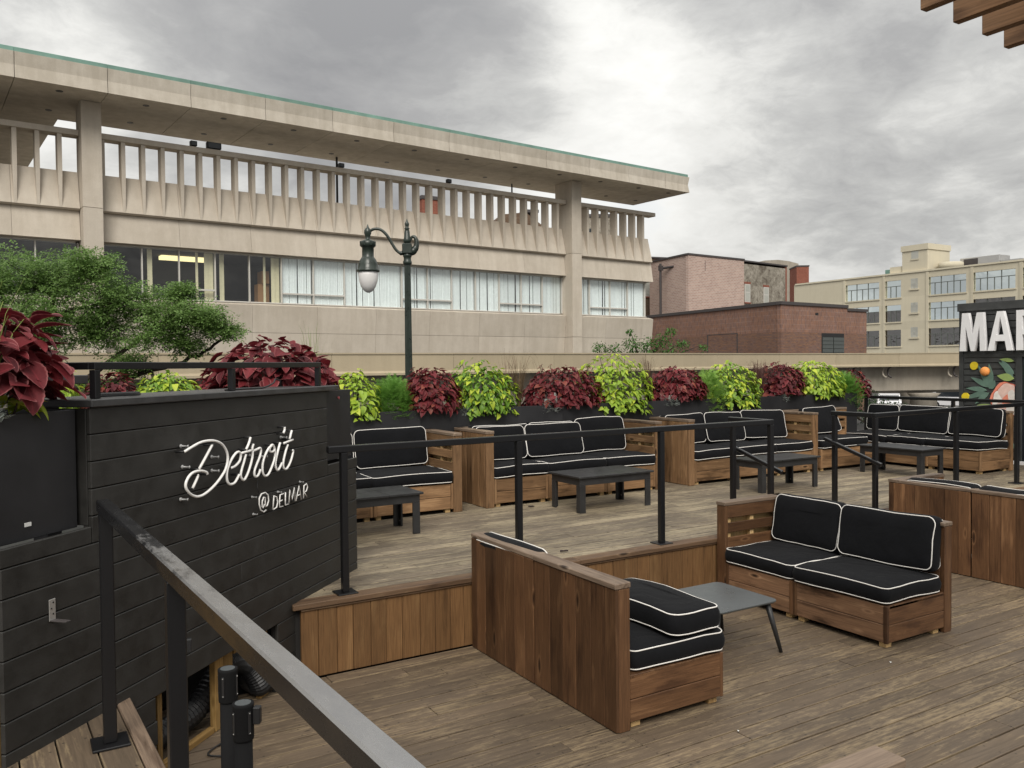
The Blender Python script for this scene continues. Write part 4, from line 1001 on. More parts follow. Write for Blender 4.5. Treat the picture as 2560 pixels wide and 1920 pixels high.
grassy('grass_tuft', 'green brown drooping grass at the right of the tallest lime plant', 'grass', 'drygrass', 7.80, YP-.10, 0.46, 1.60, 2.26, 120, G, 31, 1.3, 0.006)
feathery('dusty_miller', 'silver leaved plant beneath the rust tinted coleus', 'plant', 'dusty', 8.12, YP-.2, 0.36, 0.16, 1.63, 1.76, 110, G, -0.4, 32, 0.09, 0.018)
bush('coleus_plant', 'rust tinted dark red coleus right of the tallest lime plant', 'plant', 'coleus', 8.45, YP, 0.92, 0.36, 1.70, 2.10, 283, 0.098, G, -0.12, 1.64, 33, None, 3)
feathery('fern_plant', 'feathery green plant between a coleus and a lime plant right of centre', 'plant', 'fern', 9.02, YP-.04, 0.66, 0.38, 1.68, 2.14, 620, G, -0.45, 34)
bush('lime_plant', 'spreading lime plant spilling low over the planter left of the purple grass', 'plant', 'lime', 9.50, YP, 1.05, 0.42, 1.68, 2.17, 298, 0.092, G, -0.42, 1.44, 35)
grassy('purple_grass', 'fountain of purple brown grass in the right half of the back planter', 'grass', 'pgrass', 10.14, YP-.04, 0.88, 1.62, 2.24, 420, G, 36, 0.95, 0.007)
bush('coleus_plant', 'dark red coleus right of the purple fountain grass', 'plant', 'coleus', 10.72, YP, 0.92, 0.36, 1.70, 2.13, 270, 0.098, G, -0.12, 1.64, 37, None, 3)
feathery('dusty_miller', 'small silver plant at the foot of the purple grass', 'plant', 'dusty', 10.50, YP-.2, 0.26, 0.14, 1.63, 1.75, 70, G, -0.4, 38, 0.08, 0.018)
bush('lime_plant', 'lime leafy plant near the right end of the back planter', 'plant', 'lime', 11.50, YP, 1.12, 0.38, 1.68, 2.19, 298, 0.092, G, -0.2, 1.56, 39)
feathery('fern_plant', 'feathery green plant at the right end of the back planter', 'plant', 'fern', 12.25, YP-.02, 0.72, 0.38, 1.66, 2.05, 620, G, -0.5, 40)
bush('coleus_plant', 'last dark red coleus at the right end of the back planter', 'plant', 'coleus', 12.62, YP+.05, 0.45, 0.28, 1.64, 2.02, 108, 0.105, G, -0.12, 1.58, 41, None, 1)
bush('coleus_plant', 'dark red coleus seen under the bar rail at its left', 'plant', 'coleus', 0.85, YP, 0.55, 0.30, 1.74, 2.13, 135, 0.098, G, -0.1, 1.64, 42)
bush('lime_plant', 'lime plant seen under the bar rail in its middle', 'plant', 'lime', 1.36, YP, 0.72, 0.34, 1.72, 2.13, 217, 0.092, G, -0.1, 1.64, 43)
bush('coleus_plant', 'dark red coleus seen under the bar rail right of the dark counter leg', 'plant', 'coleus', 1.95, YP, 0.66, 0.30, 1.72, 2.12, 148, 0.098, G, -0.1, 1.64, 44)
bush('lime_plant', 'lime plant peeking over the bar rail behind the large left coleus', 'plant', 'lime', 0.30, YP+.05, 0.6, 0.32, 1.76, 2.27, 145, 0.092, G, -0.1, 1.64, 45)
# plants in the two booth planters
cL = BO+Vector((-2.13*cos(BR)-0.28*sin(BR), -2.13*sin(BR)+0.28*cos(BR), 0))
def tb3(t, back): return (BO.x+t*cos(BR)-back*sin(BR), BO.y+t*sin(BR)+back*cos(BR))
bush('coleus_plant', 'very large dark red coleus in the planter at the left edge', 'plant', 'coleusbig', cL.x-0.02, cL.y+0.03, 0.56, 0.34, 2.05, 2.45, 165, 0.152, None, 0.02, 2.0, 51, (0.1, -1, 0))
bush('lime_plant', 'few lime heart shaped leaves at the foot of the very large coleus', 'plant', 'limebig', *tb3(-2.20, 0.13), 0.34, 0.12, 1.985, 2.05, 15, 0.115, None, 0.0, 1.96, 52, (0.1, -1, 0))
grassy('spike_plant', 'long green strap leaves rising beside the very large left coleus', 'plant', 'grass', *tb3(-2.33, 0.15), 0.40, 1.98, 2.60, 30, None, 53, 0.35, 0.014, None, 0.7)
feathery('dusty_miller', 'silver leaved plant at the left edge below the long strap leaves', 'plant', 'dusty', *tb3(-2.34, 0.10), 0.20, 0.10, 1.99, 2.12, 60, None, 0.0, 54, 0.12, 0.03)
cR = BO+Vector((0.78*cos(BR)-0.52*sin(BR), 0.78*sin(BR)+0.52*cos(BR), 0))
bush('coleus_plant', 'large dark red coleus in the planter right of the bar', 'plant', 'coleusbig', cR.x-0.05, cR.y+0.02, 0.96, 0.46, 2.0, 2.39, 250, 0.150, None, -0.12, 1.96, 55)
grassy('spike_plant', 'thin green spikes standing behind the large coleus right of the bar', 'plant', 'grass', cR.x+0.28, cR.y+0.05, 0.55, 2.0, 2.58, 22, None, 56, 0.15, 0.006, None, 0.9)

# ------------------------------------------------------------------ small things on the deck
def curled(label, x, y, z):
    V = []; rr = random.Random(int(x*100))
    for i in range(5):
        for j in range(3): V.append(((i-2)*.018, (j-1)*.014*(1-.2*abs(i-2)), 0.006+0.012*abs(j-1)+rr.uniform(0, .006)))
    F = [(i*3+j, i*3+j+1, (i+1)*3+j+1, (i+1)*3+j) for i in range(4) for j in range(2)]
    o = obj('dry_leaf', mesh('dry_leaf', V, F, 'dry')); o.location = (x, y, z); o.rotation_euler = (0, 0, x*3); tag(o, label, 'leaf')
curled('dry curled dark leaf on the upper deck left of the middle low table', 5.05, 8.00, ZU)
curled('dry curled dark leaf near the upper deck edge behind the left sofa', 4.07, 5.92, ZU)

def scrap(label, x, y, z, sz):
    V = [(0, 0, .003), (sz, .2*sz, .006), (1.1*sz, .9*sz, .003), (.2*sz, .8*sz, .008)]
    o = obj('paper_scrap', mesh('paper_scrap', V, [(0, 1, 2, 3)], 'paper')); o.location = (x, y, z); tag(o, label, 'litter')
scrap('tiny white paper scrap on the lower deck near the fascia corner by the booth', 1.55, 5.05, 0.0, 0.022)
scrap('tiny white scrap on the lower deck in front of the near right sofa corner', 5.35, 3.66, 0.0, 0.018)
scrap('tiny white scrap on the open lower deck toward the bottom edge at right', 3.95, 2.86, 0.0, 0.02)
scrap('tiny white scrap on the lower deck beside the base of the left sofa', 3.6, 3.45, 0.0, 0.014)

# ------------------------------------------------------------------ pergola corner overhead
pg = root('pergola', 'timber pergola slat ends overhead at the top right corner', 'pergola', (2.75, 1.77, 3.40))
for i in range(9):
    x = 0.0+0.205*i; e = (0.0, 0.005, 0.015, 0.045, 0.03, 0.05, 0.02, 0.04, 0.03)[i]
    board(pg, 'slat', (x, -2.6, 0.0), (x+0.036, e, 0.14), 'perg', 'y', 0.003)
board(pg, 'beam', (-0.3, -1.4, 0.142), (2.4, -1.31, 0.33), 'perg', 'x', 0.004)
board(pg, 'post', (1.9, -1.42, -3.40), (2.0, -1.32, 0.141), 'perg', 'z', 0.004)

# ------------------------------------------------------------------ container bar at the right
XC = 13.42
cb = root('container_bar', 'charcoal sided container bar with painted flowers at the right edge', 'kiosk', (XC, 7.94, ZU))
# local: x into the container, y from 0 (far corner) to negative (towards us)
MB().box((0.03, -5.2, -0.02), (2.5, -0.01, 2.45)).build('shell', 'dark', cb)
z = 0.10; i = 0
while z < 2.44:
    p = 0.10 if z < 1.75 else 0.115
    board(cb, 'siding_board', (0.012, -5.2 if z > 1.66 else -0.90, z+0.0015), (0.029, -0.075, min(z+p-0.011, 2.445)), 'contwood', 'y', 0.003); z += p
board(cb, 'corner_trim', (0.0, -0.072, 0.0), (0.03, 0.0, 2.445), 'contwood', 'z', 0.003)
board(cb, 'fascia_trim', (-0.02, -5.2, 2.446), (0.03, 0.02, 2.575), 'contwood', 'y', 0.003)
board(cb, 'belt_trim', (0.0, -5.2, 1.685), (0.0118, -0.075, 1.745), 'contwood', 'y', 0.003)
board(cb, 'door_trim', (-0.004, -1.00, 0.0), (0.03, -0.905, 1.684), 'contwood', 'z', 0.003)
board(cb, 'door', (0.02, -1.9, 0.02), (0.03, -1.002, 1.66), 'carglass', 'z', 0.002)
board(cb, 'plinth', (-0.012, -5.2, 0.0), (0.011, 0.0, 0.055), 'white', 'y', 0.003)
def decal(name, pts, m, yz0, off):
    n = len(pts); V = [(-off, yz0[0]+a, yz0[1]+b) for a, b in pts]+[(0.0118, yz0[0]+a, yz0[1]+b) for a, b in pts]
    F = [tuple(range(n)), tuple(range(2*n-1, n-1, -1))]+[(i, n+i, n+(i+1) % n, (i+1) % n) for i in range(n)]
    return obj(name, mesh(name, V, F, m), cb)
def leafpts(L_, W_, ang, bend=0.1):
    up_, dn = [], []
    for i in range(9):
        t_ = i/8; ww = W_*sin(pi*t_**0.8)*0.5; x_, y_ = L_*t_, bend*L_*t_*t_
        up_.append((x_, y_+ww)); dn.append((x_, y_-ww))
    P = up_+dn[::-1][1:-1]
    return [(-(a*cos(ang)-b*sin(ang)), a*sin(ang)+b*cos(ang)) for a, b in P]      # +a points to the viewer's right (-y)
o_ = 0.0025
for (y, z, Lf, Wf, ang, m) in ((-0.50, 1.20, 0.34, 0.085, 2.55, 'mleaf'), (-0.50, 1.20, 0.40, 0.085, 1.95, 'mleaf'), (-0.52, 1.22, 0.36, 0.09, 1.55, 'mleaf'), (-0.46, 1.15, 0.34, 0.08, 2.95, 'mleaf'), (-0.46, 1.12, 0.36, 0.085, 3.35, 'mleaf'), (-0.50, 1.12, 0.30, 0.08, 3.75, 'mleaf'), (-0.50, 1.18, 0.16, 0.11, 0.9, 'mleaf'),
                               (-0.86, 1.36, 0.34, 0.10, 2.0, 'mleaf'), (-0.88, 1.42, 0.30, 0.08, 2.35, 'mleaf'), (-0.88, 1.62, 0.22, 0.06, 2.9, 'mleafl'), (-0.88, 1.34, 0.26, 0.12, 2.85, 'mleafl'), (-0.22, 0.78, 0.34, 0.17, 0.35, 'mleafl'), (-0.55, 0.73, 0.26, 0.13, 2.95, 'mleafl'), (-0.9, 0.25, 0.3, 0.10, 2.4, 'mleaf'), (-0.75, 0.25, 0.3, 0.10, 1.9, 'mleaf')):
    decal('mural_leaf', leafpts(Lf, Wf, ang), m, (y, z), o_); o_ += 0.0006
def blob(name, cy, cz, ry, rz, m, off, wob=0.0, n=22, clip=-0.903):
    P = []
    for i in range(n):
        a = 2*pi*i/n; k = 1+wob*sin(5*a+cy*30)
        P.append((max(cy+ry*k*cos(a), clip)-cy, rz*k*sin(a)))
    return decal(name, P, m, (cy, cz), off)
blob('mural_flower', -0.78, 1.02, 0.25, 0.27, 'mcoral', 0.013, 0.06)
for (y, z, a, b, m) in ((-0.80, 1.14, 0.15, 0.13, 'mblush'), (-0.70, 1.02, 0.13, 0.15, 'mwhite'), (-0.82, 0.98, 0.11, 0.12, 'mcoral'), (-0.74, 0.88, 0.14, 0.10, 'mblush'), (-0.85, 0.86, 0.08, 0.09, 'mwhite'), (-0.86, 1.08, 0.06, 0.09, 'mwhite'), (-0.63, 0.93, 0.07, 0.08, 'mwhite')):
    o_ = 0.0145+0.0012*abs(y)*3; blob('mural_petal', y, z, a+0.008, b+0.008, 'mred', o_, 0.05); blob('mural_petal', y, z, a, b, m, o_+0.0012, 0.05)
for y, z in ((-0.255, 1.55), (-0.115, 1.04)): blob('mural_dot', y, z, 0.062, 0.066, 'myellow', 0.012)
lp = MB().lathe([(0.07, 0.0), (0.074, 0.03), (0.066, 0.055), (0.03, 0.07), (0.004, 0.072)], 24)
wl = root('wall_lamp', 'round orange lamp disc fixed to the container wall below the big letters', 'lamp', (XC-0.0005, 7.94-0.445, ZU+1.46))
lp.build('disc', 'morange', wl, RY(-pi/2), True)
# raised letters
sg = root('wall_sign', 'large raised white block letters on the container wall', 'sign', (XC-0.03, 7.87, ZU+1.79))
def letter(polys):
    for P in [polys]:
        mb = MB()
        for q in P:
            n = len(q); V = [(-0.075, -a*1.07, b) for a, b in q]+[(0.0, -a*1.07, b) for a, b in q]
            mb.add(V, [tuple(range(n-1, -1, -1)), tuple(range(n, 2*n))]+[(i, (i+1) % n, n+(i+1) % n, n+i) for i in range(n)])
        me = mesh('letter', mb.V, mb.F, 'white'); bm = bmesh.new(); bm.from_mesh(me)
        bmesh.ops.remove_doubles(bm, verts=bm.verts, dist=1e-5)
        bmesh.ops.recalc_face_normals(bm, faces=bm.faces); bm.to_mesh(me); bm.free(); obj('letter', me, sg)
HL = 0.62
letter([[(0, 0), (0.085, 0), (0.095, 0.40), (0.175, 0), (0.225, 0), (0.305, 0.40), (0.315, 0), (0.40, 0), (0.36, HL), (0.265, HL), (0.20, 0.27), (0.135, HL), (0.04, HL)]])
letter([[(0.43, 0), (0.515, 0), (0.54, 0.15), (0.558, 0.25), (0.61, HL-.08), (0.61, HL), (0.565, HL)], [(0.61, HL), (0.61, HL-.08), (0.662, 0.25), (0.68, 0.15), (0.705, 0), (0.79, 0), (0.655, HL)], [(0.54, 0.15), (0.68, 0.15), (0.662, 0.25), (0.558, 0.25)]])
letter([[(0.84, 0), (0.925, 0), (0.925, 0.24), (0.925, 0.33), (0.925, 0.53), (0.925, HL), (0.84, HL)], [(0.925, 0.53), (1.0, 0.53), (1.085, 0.50), (1.06, 0.58), (1.01, HL), (0.925, HL)], [(1.0, 0.53), (1.0, 0.33), (1.085, 0.36), (1.085, 0.50)], [(0.925, 0.24), (1.0, 0.24), (1.05, 0.27), (1.085, 0.36), (1.0, 0.33), (0.925, 0.33)], [(0.98, 0.24), (1.03, 0.0), (1.115, 0.0), (1.05, 0.27), (1.0, 0.24)]])

# ------------------------------------------------------------------ street lamp
sl = root('street_lamp', 'ornate dark green street lamp with hanging frosted globe above the planter', 'street lamp', (7.79, 17.58, ZG))
zb = ZG
MB().lathe([(0.22, 0), (0.22, 0.1), (0.16, 0.2), (0.15, 0.75), (0.18, 0.8), (0.12, 0.95), (0.105, 1.2)], 20).build('base', 'green', sl, None, True)
fl = MB(); N_ = 40; V = []
for z, r_ in ((1.2, 0.098), (6.42, 0.072)):
    for j in range(N_): rr_ = r_*(1 if j % 2 else 0.90); V.append((rr_*cos(2*pi*j/N_), rr_*sin(2*pi*j/N_), z))
fl.add(V, [(j, (j+1) % N_, N_+(j+1) % N_, N_+j) for j in range(N_)]); fl.build('shaft', 'green', sl)
MB().lathe([(0.09, 6.40), (0.105, 6.43), (0.10, 6.47), (0.085, 6.50), (0.085, 6.56), (0.10, 6.58), (0.10, 6.62), (0.09, 6.64)], 20).build('collar', 'green', sl, None, True)
board(sl, 'knuckle', (-0.11, -0.11, 6.64), (0.11, 0.11, 6.88), 'green', 'z', 0.02, RZ(-0.5))
MB().lathe([(0.07, 6.88), (0.10, 6.95), (0.075, 7.0), (0.06, 7.16), (0.045, 7.20), (0.065, 7.22), (0.035, 7.25), (0.045, 7.29), (0.052, 7.33), (0.03, 7.38), (0.004, 7.45)], 16).build('finial', 'green', sl, None, True)
AD = Vector((-0.79, 0.44, 0)).normalized()
V, F = tube_geo(spline([AD*a+Vector((0, 0, z)) for a, z in ((0.05, 6.70), (0.14, 6.66), (0.24, 6.72), (0.33, 6.85), (0.46, 7.07), (0.60, 7.20), (0.74, 7.22), (0.86, 7.17))], 6), [0.05]*8+[0.034]*35, 10); obj('arm', mesh('arm', V, F, 'green', True), sl)
V, F = tube_geo(spline([AD*-a+Vector((0, 0, z)) for a, z in ((0.02, 6.72), (0.12, 6.70), (0.20, 6.80), (0.215, 6.93), (0.17, 7.03), (0.10, 7.02), (0.09, 6.95))], 6), [0.10, 0.10, 0.10, .1, .1, .095, .09, .09, .085, .08, .08, .075, .07, .065, .065, .06, .06, .055, .055, .05, .05, .05, .045, .045, .04, .04, .04, .04, .035, .035, .03, .03, .03, .03, .03, .03, .03], 10); obj('scroll', mesh('scroll', V, F, 'green', True), sl)
LX = AD*0.90
lm = MB(); lm.lathe([(0.004, 7.33), (0.022, 7.28), (0.03, 7.25), (0.075, 7.20), (0.085, 7.13), (0.06, 7.06), (0.05, 7.0), (0.07, 6.97), (0.16, 6.94), (0.18, 6.92), (0.18, 6.84), (0.15, 6.80), (0.135, 6.79), (0.135, 6.58), (0.15, 6.56), (0.19, 6.50), (0.225, 6.40), (0.235, 6.30), (0.262, 6.275), (0.262, 6.24), (0.225, 6.235)], 28)
lm.build('hood', 'green', sl, Matrix.Translation(LX), True)
for k in range(8):
    a = 2*pi*k/8; board(sl, 'rib', (0.178, -0.012, 6.83), (0.192, 0.012, 6.93), 'green', 'z', 0.003, Matrix.Translation(LX) @ RZ(a))
MB().lathe([(0.222, 6.234), (0.225, 6.16), (0.21, 6.03), (0.17, 5.90), (0.10, 5.80), (0.03, 5.76)], 28).build('globe', 'globe', sl, Matrix.Translation(LX), True)

# ------------------------------------------------------------------ the concrete building (local x along the facade, -y to the viewer)
K = 1.325
CBZ = 2.17
def kz(z): return CBZ+K*(z-CBZ)-CBZ
bd = root('concrete_building', 'long precast concrete building with finned balcony and flat overhanging canopy', 'building', (K*20.866, K*29.531, CBZ), radians(5.5))
# all local z are relative to camera height
def fb(name, s0, s1, n0, n1, z0, z1, m='conc', ax='x', bev=0.01, par=None):
    return board(par or bd, name, (K*s0, -K*max(n0, n1), kz(z0)), (K*s1, -K*min(n0, n1), kz(z1)), m, ax, bev)
def fprism(name, prof, s0, s1, m='conc', par=None):
    mb = MB().prism(prof, s0, s1, lambda u, v, t_: (K*t_, -K*u, kz(v))); return mb.build(name, m, par or bd)
zgr = CBZ+(ZG-CBZ)/K
cols = (-19.12, 0.0)
for c in cols:
    fb('column', c, c+0.55, 0.0, -0.85, zgr, 3.35); fb('column', c, c+0.55, 0.0, -0.85, 3.365, 6.99); fb('column', c, c+0.55, 0.0, -0.85, 7.0, 10.147)
    fb('column_rear', c+0.05, c+0.5, -0.86, -1.2, 6.5, 10.147)
def seglist(s0, s1, P=2.33, ph=-9.26):
    out = [s0]; k = math.ceil((s0-ph)/P+1e-6); x = ph+k*P
    while x < s1-0.02:
        if x > s0+0.3 and s1-x > 0.3: out.append(x)
        x += P
    out.append(s1); return out
spans = ((-42.0, -19.13), (-18.56, -0.01), (0.56, 5.36))
for (s0, s1) in spans:
    sg_ = seglist(s0, s1)
    for a, b in zip(sg_[:-1], sg_[1:]):
        a += 0.004; b -= 0.004; e = 0.08 if b > 5.2 else 0
        fprism('balcony_panel', [(-0.70, 8.14), (-0.40, 7.0), (-0.47, 6.955), (-0.85, 6.955), (-0.85, 8.14)], a, b+e*.2)
        fprism('spandrel_panel', [(-0.56, 6.95), (-0.42, 6.06), (-0.90, 6.06), (-0.90, 6.95)], a, b+e)
        fprism('parapet_panel', [(-0.76, 4.37), (-0.43, 4.29), (-0.53, 3.36), (-0.90, 3.36), (-0.90, 4.37)], a, b+e)
        fprism('parapet_panel', [(-0.53, 3.35), (-0.60, 2.4), (-0.60, zgr), (-0.90, zgr), (-0.90, 3.35)], a, b)
    # fins
    x = -9.26-0.58*56 + 0.0
    while x < s1-0.02:
        if x > s0+0.02:
            zt0, zb0 = 9.17, 7.02
            mb = MB(); w0, w1 = 0.06, 0.038
            V = []
            for (z, ww) in ((zb0, w1), (8.1, w0), (zt0, w0)):
                for (n_, sgn) in ((-0.402, -1), (-0.402, 1), (-0.78, 1), (-0.78, -1)):
                    V.append((K*(x+sgn*ww), -K*n_, kz(z)))
            F = [(0, 1, 2, 3), (11, 10, 9, 8)]+[(i*4+j, i*4+(j+1) % 4, (i+1)*4+(j+1) % 4, (i+1)*4+j) for i in range(2) for j in range(4)]
            mb.add(V, F); mb.build('fin', 'conc', bd)
        x += 0.5815
    fb('balcony_rail', s0, s1 + (0.2 if s1 > 5 else 0), -0.36, -0.82, 9.175, 9.345)
    # window glazing
    fb('window_head', s0, s1-0.1, -0.70, -0.9, 6.0, 6.055, 'alu')
    fb('window_sill', s0, s1-0.1, -0.70, -0.9, 4.375, 4.42, 'alu')
win = [(-18.5, -17.36), (-17.34, -16.23), (-16.21, -15.08), (-15.06, -13.93), (-13.90, -12.80), (-12.76, -11.62), (-11.60, -10.42), (-10.38, -8.03), (-8.00, -6.89), (-6.87, -5.77), (-5.75, -4.62), (-4.60, -3.43), (-3.41, -2.28), (-2.26, -1.13), (-1.11, -0.02), (0.57, 1.61), (1.63, 2.87), (2.89, 4.0), (4.02, 5.15)]
win = [(-19.15-1.14*(i+1), -19.17-1.14*i) for i in range(19)][::-1] + win
dark = [0]
for i, (a, b) in enumerate(win):
    fb('mullion', b-0.012, b+0.026, -0.68, -0.80, 4.42, 6.0, 'alu', 'z', 0.004)
    o = board(bd, 'pane', (K*a, K*0.735, kz(4.42)), (K*b, K*0.742, kz(6.0)), 'glass', 'x', 0)
    low = (-12.8 < a < -10.5) or (-8.01 < a < -5.8) or (-3.5 < a < -1.2) or (1.6 < a < 4.0) or (-16.3 < a < -15.2) or (a < -20 and i % 4 < 2)
    if low: fb('transom', a, b-0.012, -0.685, -0.77, 4.72, 4.775, 'alu', 'x', 0.004)
    # curtains
    rr = random.Random(i*13+3)
    if a > -13.0:
        x = a+0.02; V = []; 
        segs_ = []
        while x < b-0.03:
            ln = rr.uniform(0.10, 0.45); xe = min(x+ln, b-0.015); segs_.append((x, xe)); x = xe+(rr.uniform(0.012, 0.05) if rr.random() < 0.55 else 0.0)
        mb = MB()
        for (xa, xb) in segs_:
            k = max(3, int((xb-xa)/0.022)); o0 = len(mb.V); tp = rr.uniform(-.02, .02)
            for j in range(k+1):
                xx = xa+(xb-xa)*j/k; dd = 0.80+0.022*sin(j*2.1+rr.uniform(-.4, .4))
                mb.V.append(Vector((K*(xx+tp*0.5), K*dd, kz(4.40)))); mb.V.append(Vector((K*xx, K*dd, kz(5.99))))
            for j in range(k): mb.F.append((o0+2*j, o0+2*j+2, o0+2*j+3, o0+2*j+1))
        obj('curtain', mesh('curtain', mb.V, mb.F, 'curtain', True), bd)
    elif -18 < a < -13.5:
        for xx in ((b-0.30, b-0.16) if i % 2 else (a+0.18,)):
            fb('blind', xx, xx+0.15, -0.88, -0.90, 4.42, 5.99, 'curtainy', 'z', 0)
        if i % 2: fb('blind', b-0.58, b-0.50, -0.88, -0.90, 4.42, 5.99, 'curtainy', 'z', 0)
# the office behind the glass
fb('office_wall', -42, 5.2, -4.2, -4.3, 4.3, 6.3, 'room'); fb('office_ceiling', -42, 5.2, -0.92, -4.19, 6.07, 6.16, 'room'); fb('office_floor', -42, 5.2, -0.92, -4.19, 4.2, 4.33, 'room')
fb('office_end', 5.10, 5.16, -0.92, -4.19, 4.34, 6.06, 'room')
lf = fb('ceiling_light', -16.3, -14.7, -2.6, -3.0, 5.93, 6.06, 'lampon')
fb('cabinet', -13.42, -13.02, -1.3, -1.7, 4.34, 5.1, 'brown'); fb('cabinet', -13.30, -13.05, -1.2, -1.7, 5.11, 5.55, 'brown')
fb('end_wall', 5.36, 5.40, -0.91, -12, zgr, 8.1); fb('core', -42, 5.34, -4.4, -12, zgr, 8.0, 'conc'); fb('terrace', -42, 5.34, -0.87, -4.39, 6.9, 7.3, 'conc')
# canopy
cs = seglist(-42.0, 6.32)
for a, b in zip(cs[:-1], cs[1:]):
    a += 0.008; b -= 0.008
    mb = MB().prism([(1.10, 10.15), (1.06, 10.50), (1.10, 10.86), (-2.6, 10.86), (-2.6, 10.15)], a, b, lambda u, v, t_: (K*(t_-(0.07 if (t_ > 6 and 10.3 < v < 10.6) else 0)), -K*u, kz(v)))
    o = mb.build('canopy_panel', 'concs', bd); 
    fb('copper_edge', a-0.007, b+0.007-(0.06 if b > 6 else 0), 1.06, -2.5, 10.862, 10.99, 'copper', 'x', 0.01)
    for n_ in (0.5, -1.65):
        mb = MB().lathe([(0.13, -0.012), (0.13, 0.004)], 12); mb.build('soffit_light', 'rubber', bd, T(K*((a+b)/2), -K*n_, kz(10.15)))
# deeper roof and dark upper storey at the left end
for k in range(5):
    fb('canopy_panel', -42+4.53*k+0.01, -42+4.53*(k+1)-0.01, -2.62, -13.5, 10.16, 10.8, 'concs')
fb('upper_wall', -42, -20.2, -11.0, -11.3, 7.3, 10.15, 'concs')
for k in range(9): fb('upper_window', -41.5+2.33*k, -39.4+2.33*k, -10.95, -10.99, 8.0, 9.3, 'carglass')
# lamps and speaker standing on the balcony rail
def fpos(s, n, z): return Vector((K*20.866, K*29.531, 0))+Vector((cos(radians(5.5)), sin(radians(5.5)), 0))*K*s+Vector((sin(radians(5.5)), -cos(radians(5.5)), 0))*K*n+Vector((0, 0, CBZ+K*(z-CBZ)))
def flood(label, s, wd, ht):
    p = fpos(s, -0.55, 9.348); r = root('flood_light', label, 'flood light', p, radians(5.5))
    board(r, 'stand', (-0.03, -0.03, 0), (0.03, 0.03, 0.06), 'rubber', 'z', 0); board(r, 'housing', (-wd/2, -0.12, 0.061), (wd/2, 0.10, 0.061+ht), 'rubber', 'x', 0.02); board(r, 'lens', (-wd*.4, -0.126, 0.09), (wd*.4, -0.121, 0.04+ht), 'carglass', 'x', 0)
flood('small black flood light on the balcony rail at the left of the box shaped one', -15.75, 0.28, 0.22)
flood('wide black box shaped flood light on the balcony rail at left', -15.10, 0.62, 0.28)
flood('small black flood light on the balcony rail near the thin roof pole', -10.55, 0.26, 0.20)
flood('small black flood light on the balcony rail above the lamp post', -5.95, 0.26, 0.2)
pr_ = root('roof_pole', 'thin dark pole standing behind the balcony fins left of the lamp', 'pole', fpos(-10.05, -2.0, 7.30))
MB().lathe([(0.09, 0), (0.07, 0.05), (0.06, 0.06), (0.055, K*2.84)], 10).build('shaft', 'rubber', pr_)
pr_ = root('roof_pole', 'thin dark pole behind the balcony fins near the right column', 'pole', fpos(-1.75, -2.0, 7.30))
MB().lathe([(0.09, 0), (0.07, 0.05), (0.05, 0.06), (0.045, K*2.84)], 10).build('shaft', 'rubber', pr_)

# ------------------------------------------------------------------ elevated guideway
gp = spline([(-16, 26.6, 0), (-2, 26.7, 0), (6, 26.9, 0), (12, 27.1, 0), (17.5, 27.4, 0), (23.8, 28.1, 0), (30, 29.1, 0), (36, 29.8, 0), (41.5, 29.6, 0), (46.9, 27.8, 0), (50.8, 25.6, 0), (54, 22.0, 0), (56, 16.0, 0)], 6)
gw = root('elevated_guideway', 'tan elevated rail guideway curving behind the planters', 'guideway', (0, 0, 0))
def sweep(name, prof, pts, m, par):
    """prof: (offset to the far side, z)"""
    n = len(prof); V = []
    for i, p in enumerate(pts):
        a = pts[max(0, i-1)]; b = pts[min(len(pts)-1, i+1)]; t_ = (b-a).normalized(); nr = Vector((-t_.y, t_.x, 0))
        V += [p+nr*o+Vector((0, 0, z)) for o, z in prof]
    F = [(i*n+j, i*n+(j+1) % n, (i+1)*n+(j+1) % n, (i+1)*n+j) for i in range(len(pts)-1) for j in range(n)]+[tuple(range(n-1, -1, -1)), tuple((len(pts)-1)*n+j for j in range(n))]
    mb = MB(); mb.add(V, F); return mb.build(name, m, par)
st_ = 5
for i in range(0, len(gp)-1, st_):
    seg = gp[i:min(i+st_+1, len(gp))]
    if len(seg) < 2: continue
    d0 = (seg[1]-seg[0]).normalized(); seg = [seg[0]+d0*0.012]+seg[1:]
    sweep('parapet_panel', [(0.0, 1.95), (0.03, 2.0), (0.03, 2.58), (0.20, 2.58), (0.20, 1.85), (-0.03, 1.85), (-0.03, 1.93)], seg, 'guide', gw)
    sweep('coping', [(0.0, 2.582), (0.0, 2.635), (0.23, 2.635), (0.23, 2.582)], seg, 'tan' if False else 'guide', gw)
for i in range(0, len(gp)-1, 12):
    sweep('girder', [(0.85, 1.84), (0.95, 0.45), (1.15, 0.30), (2.6, 0.30), (2.8, 0.45), (2.9, 1.84)], gp[i:min(i+13, len(gp))], 'gird', gw)
sweep('deck_slab', [(0.21, 1.85), (0.21, 2.05), (3.6, 2.05), (3.6, 1.85)], gp, 'gird', gw); sweep('far_parapet', [(3.61, 1.85), (3.61, 2.55), (3.8, 2.55), (3.8, 1.85)], gp, 'guide', gw)
def gat(x):
    for a, b in zip(gp[:-1], gp[1:]):
        if a.x <= x < b.x:
            t_ = (b-a).normalized(); return a+(b-a)*((x-a.x)/(b.x-a.x)), Vector((-t_.y, t_.x, 0)), t_
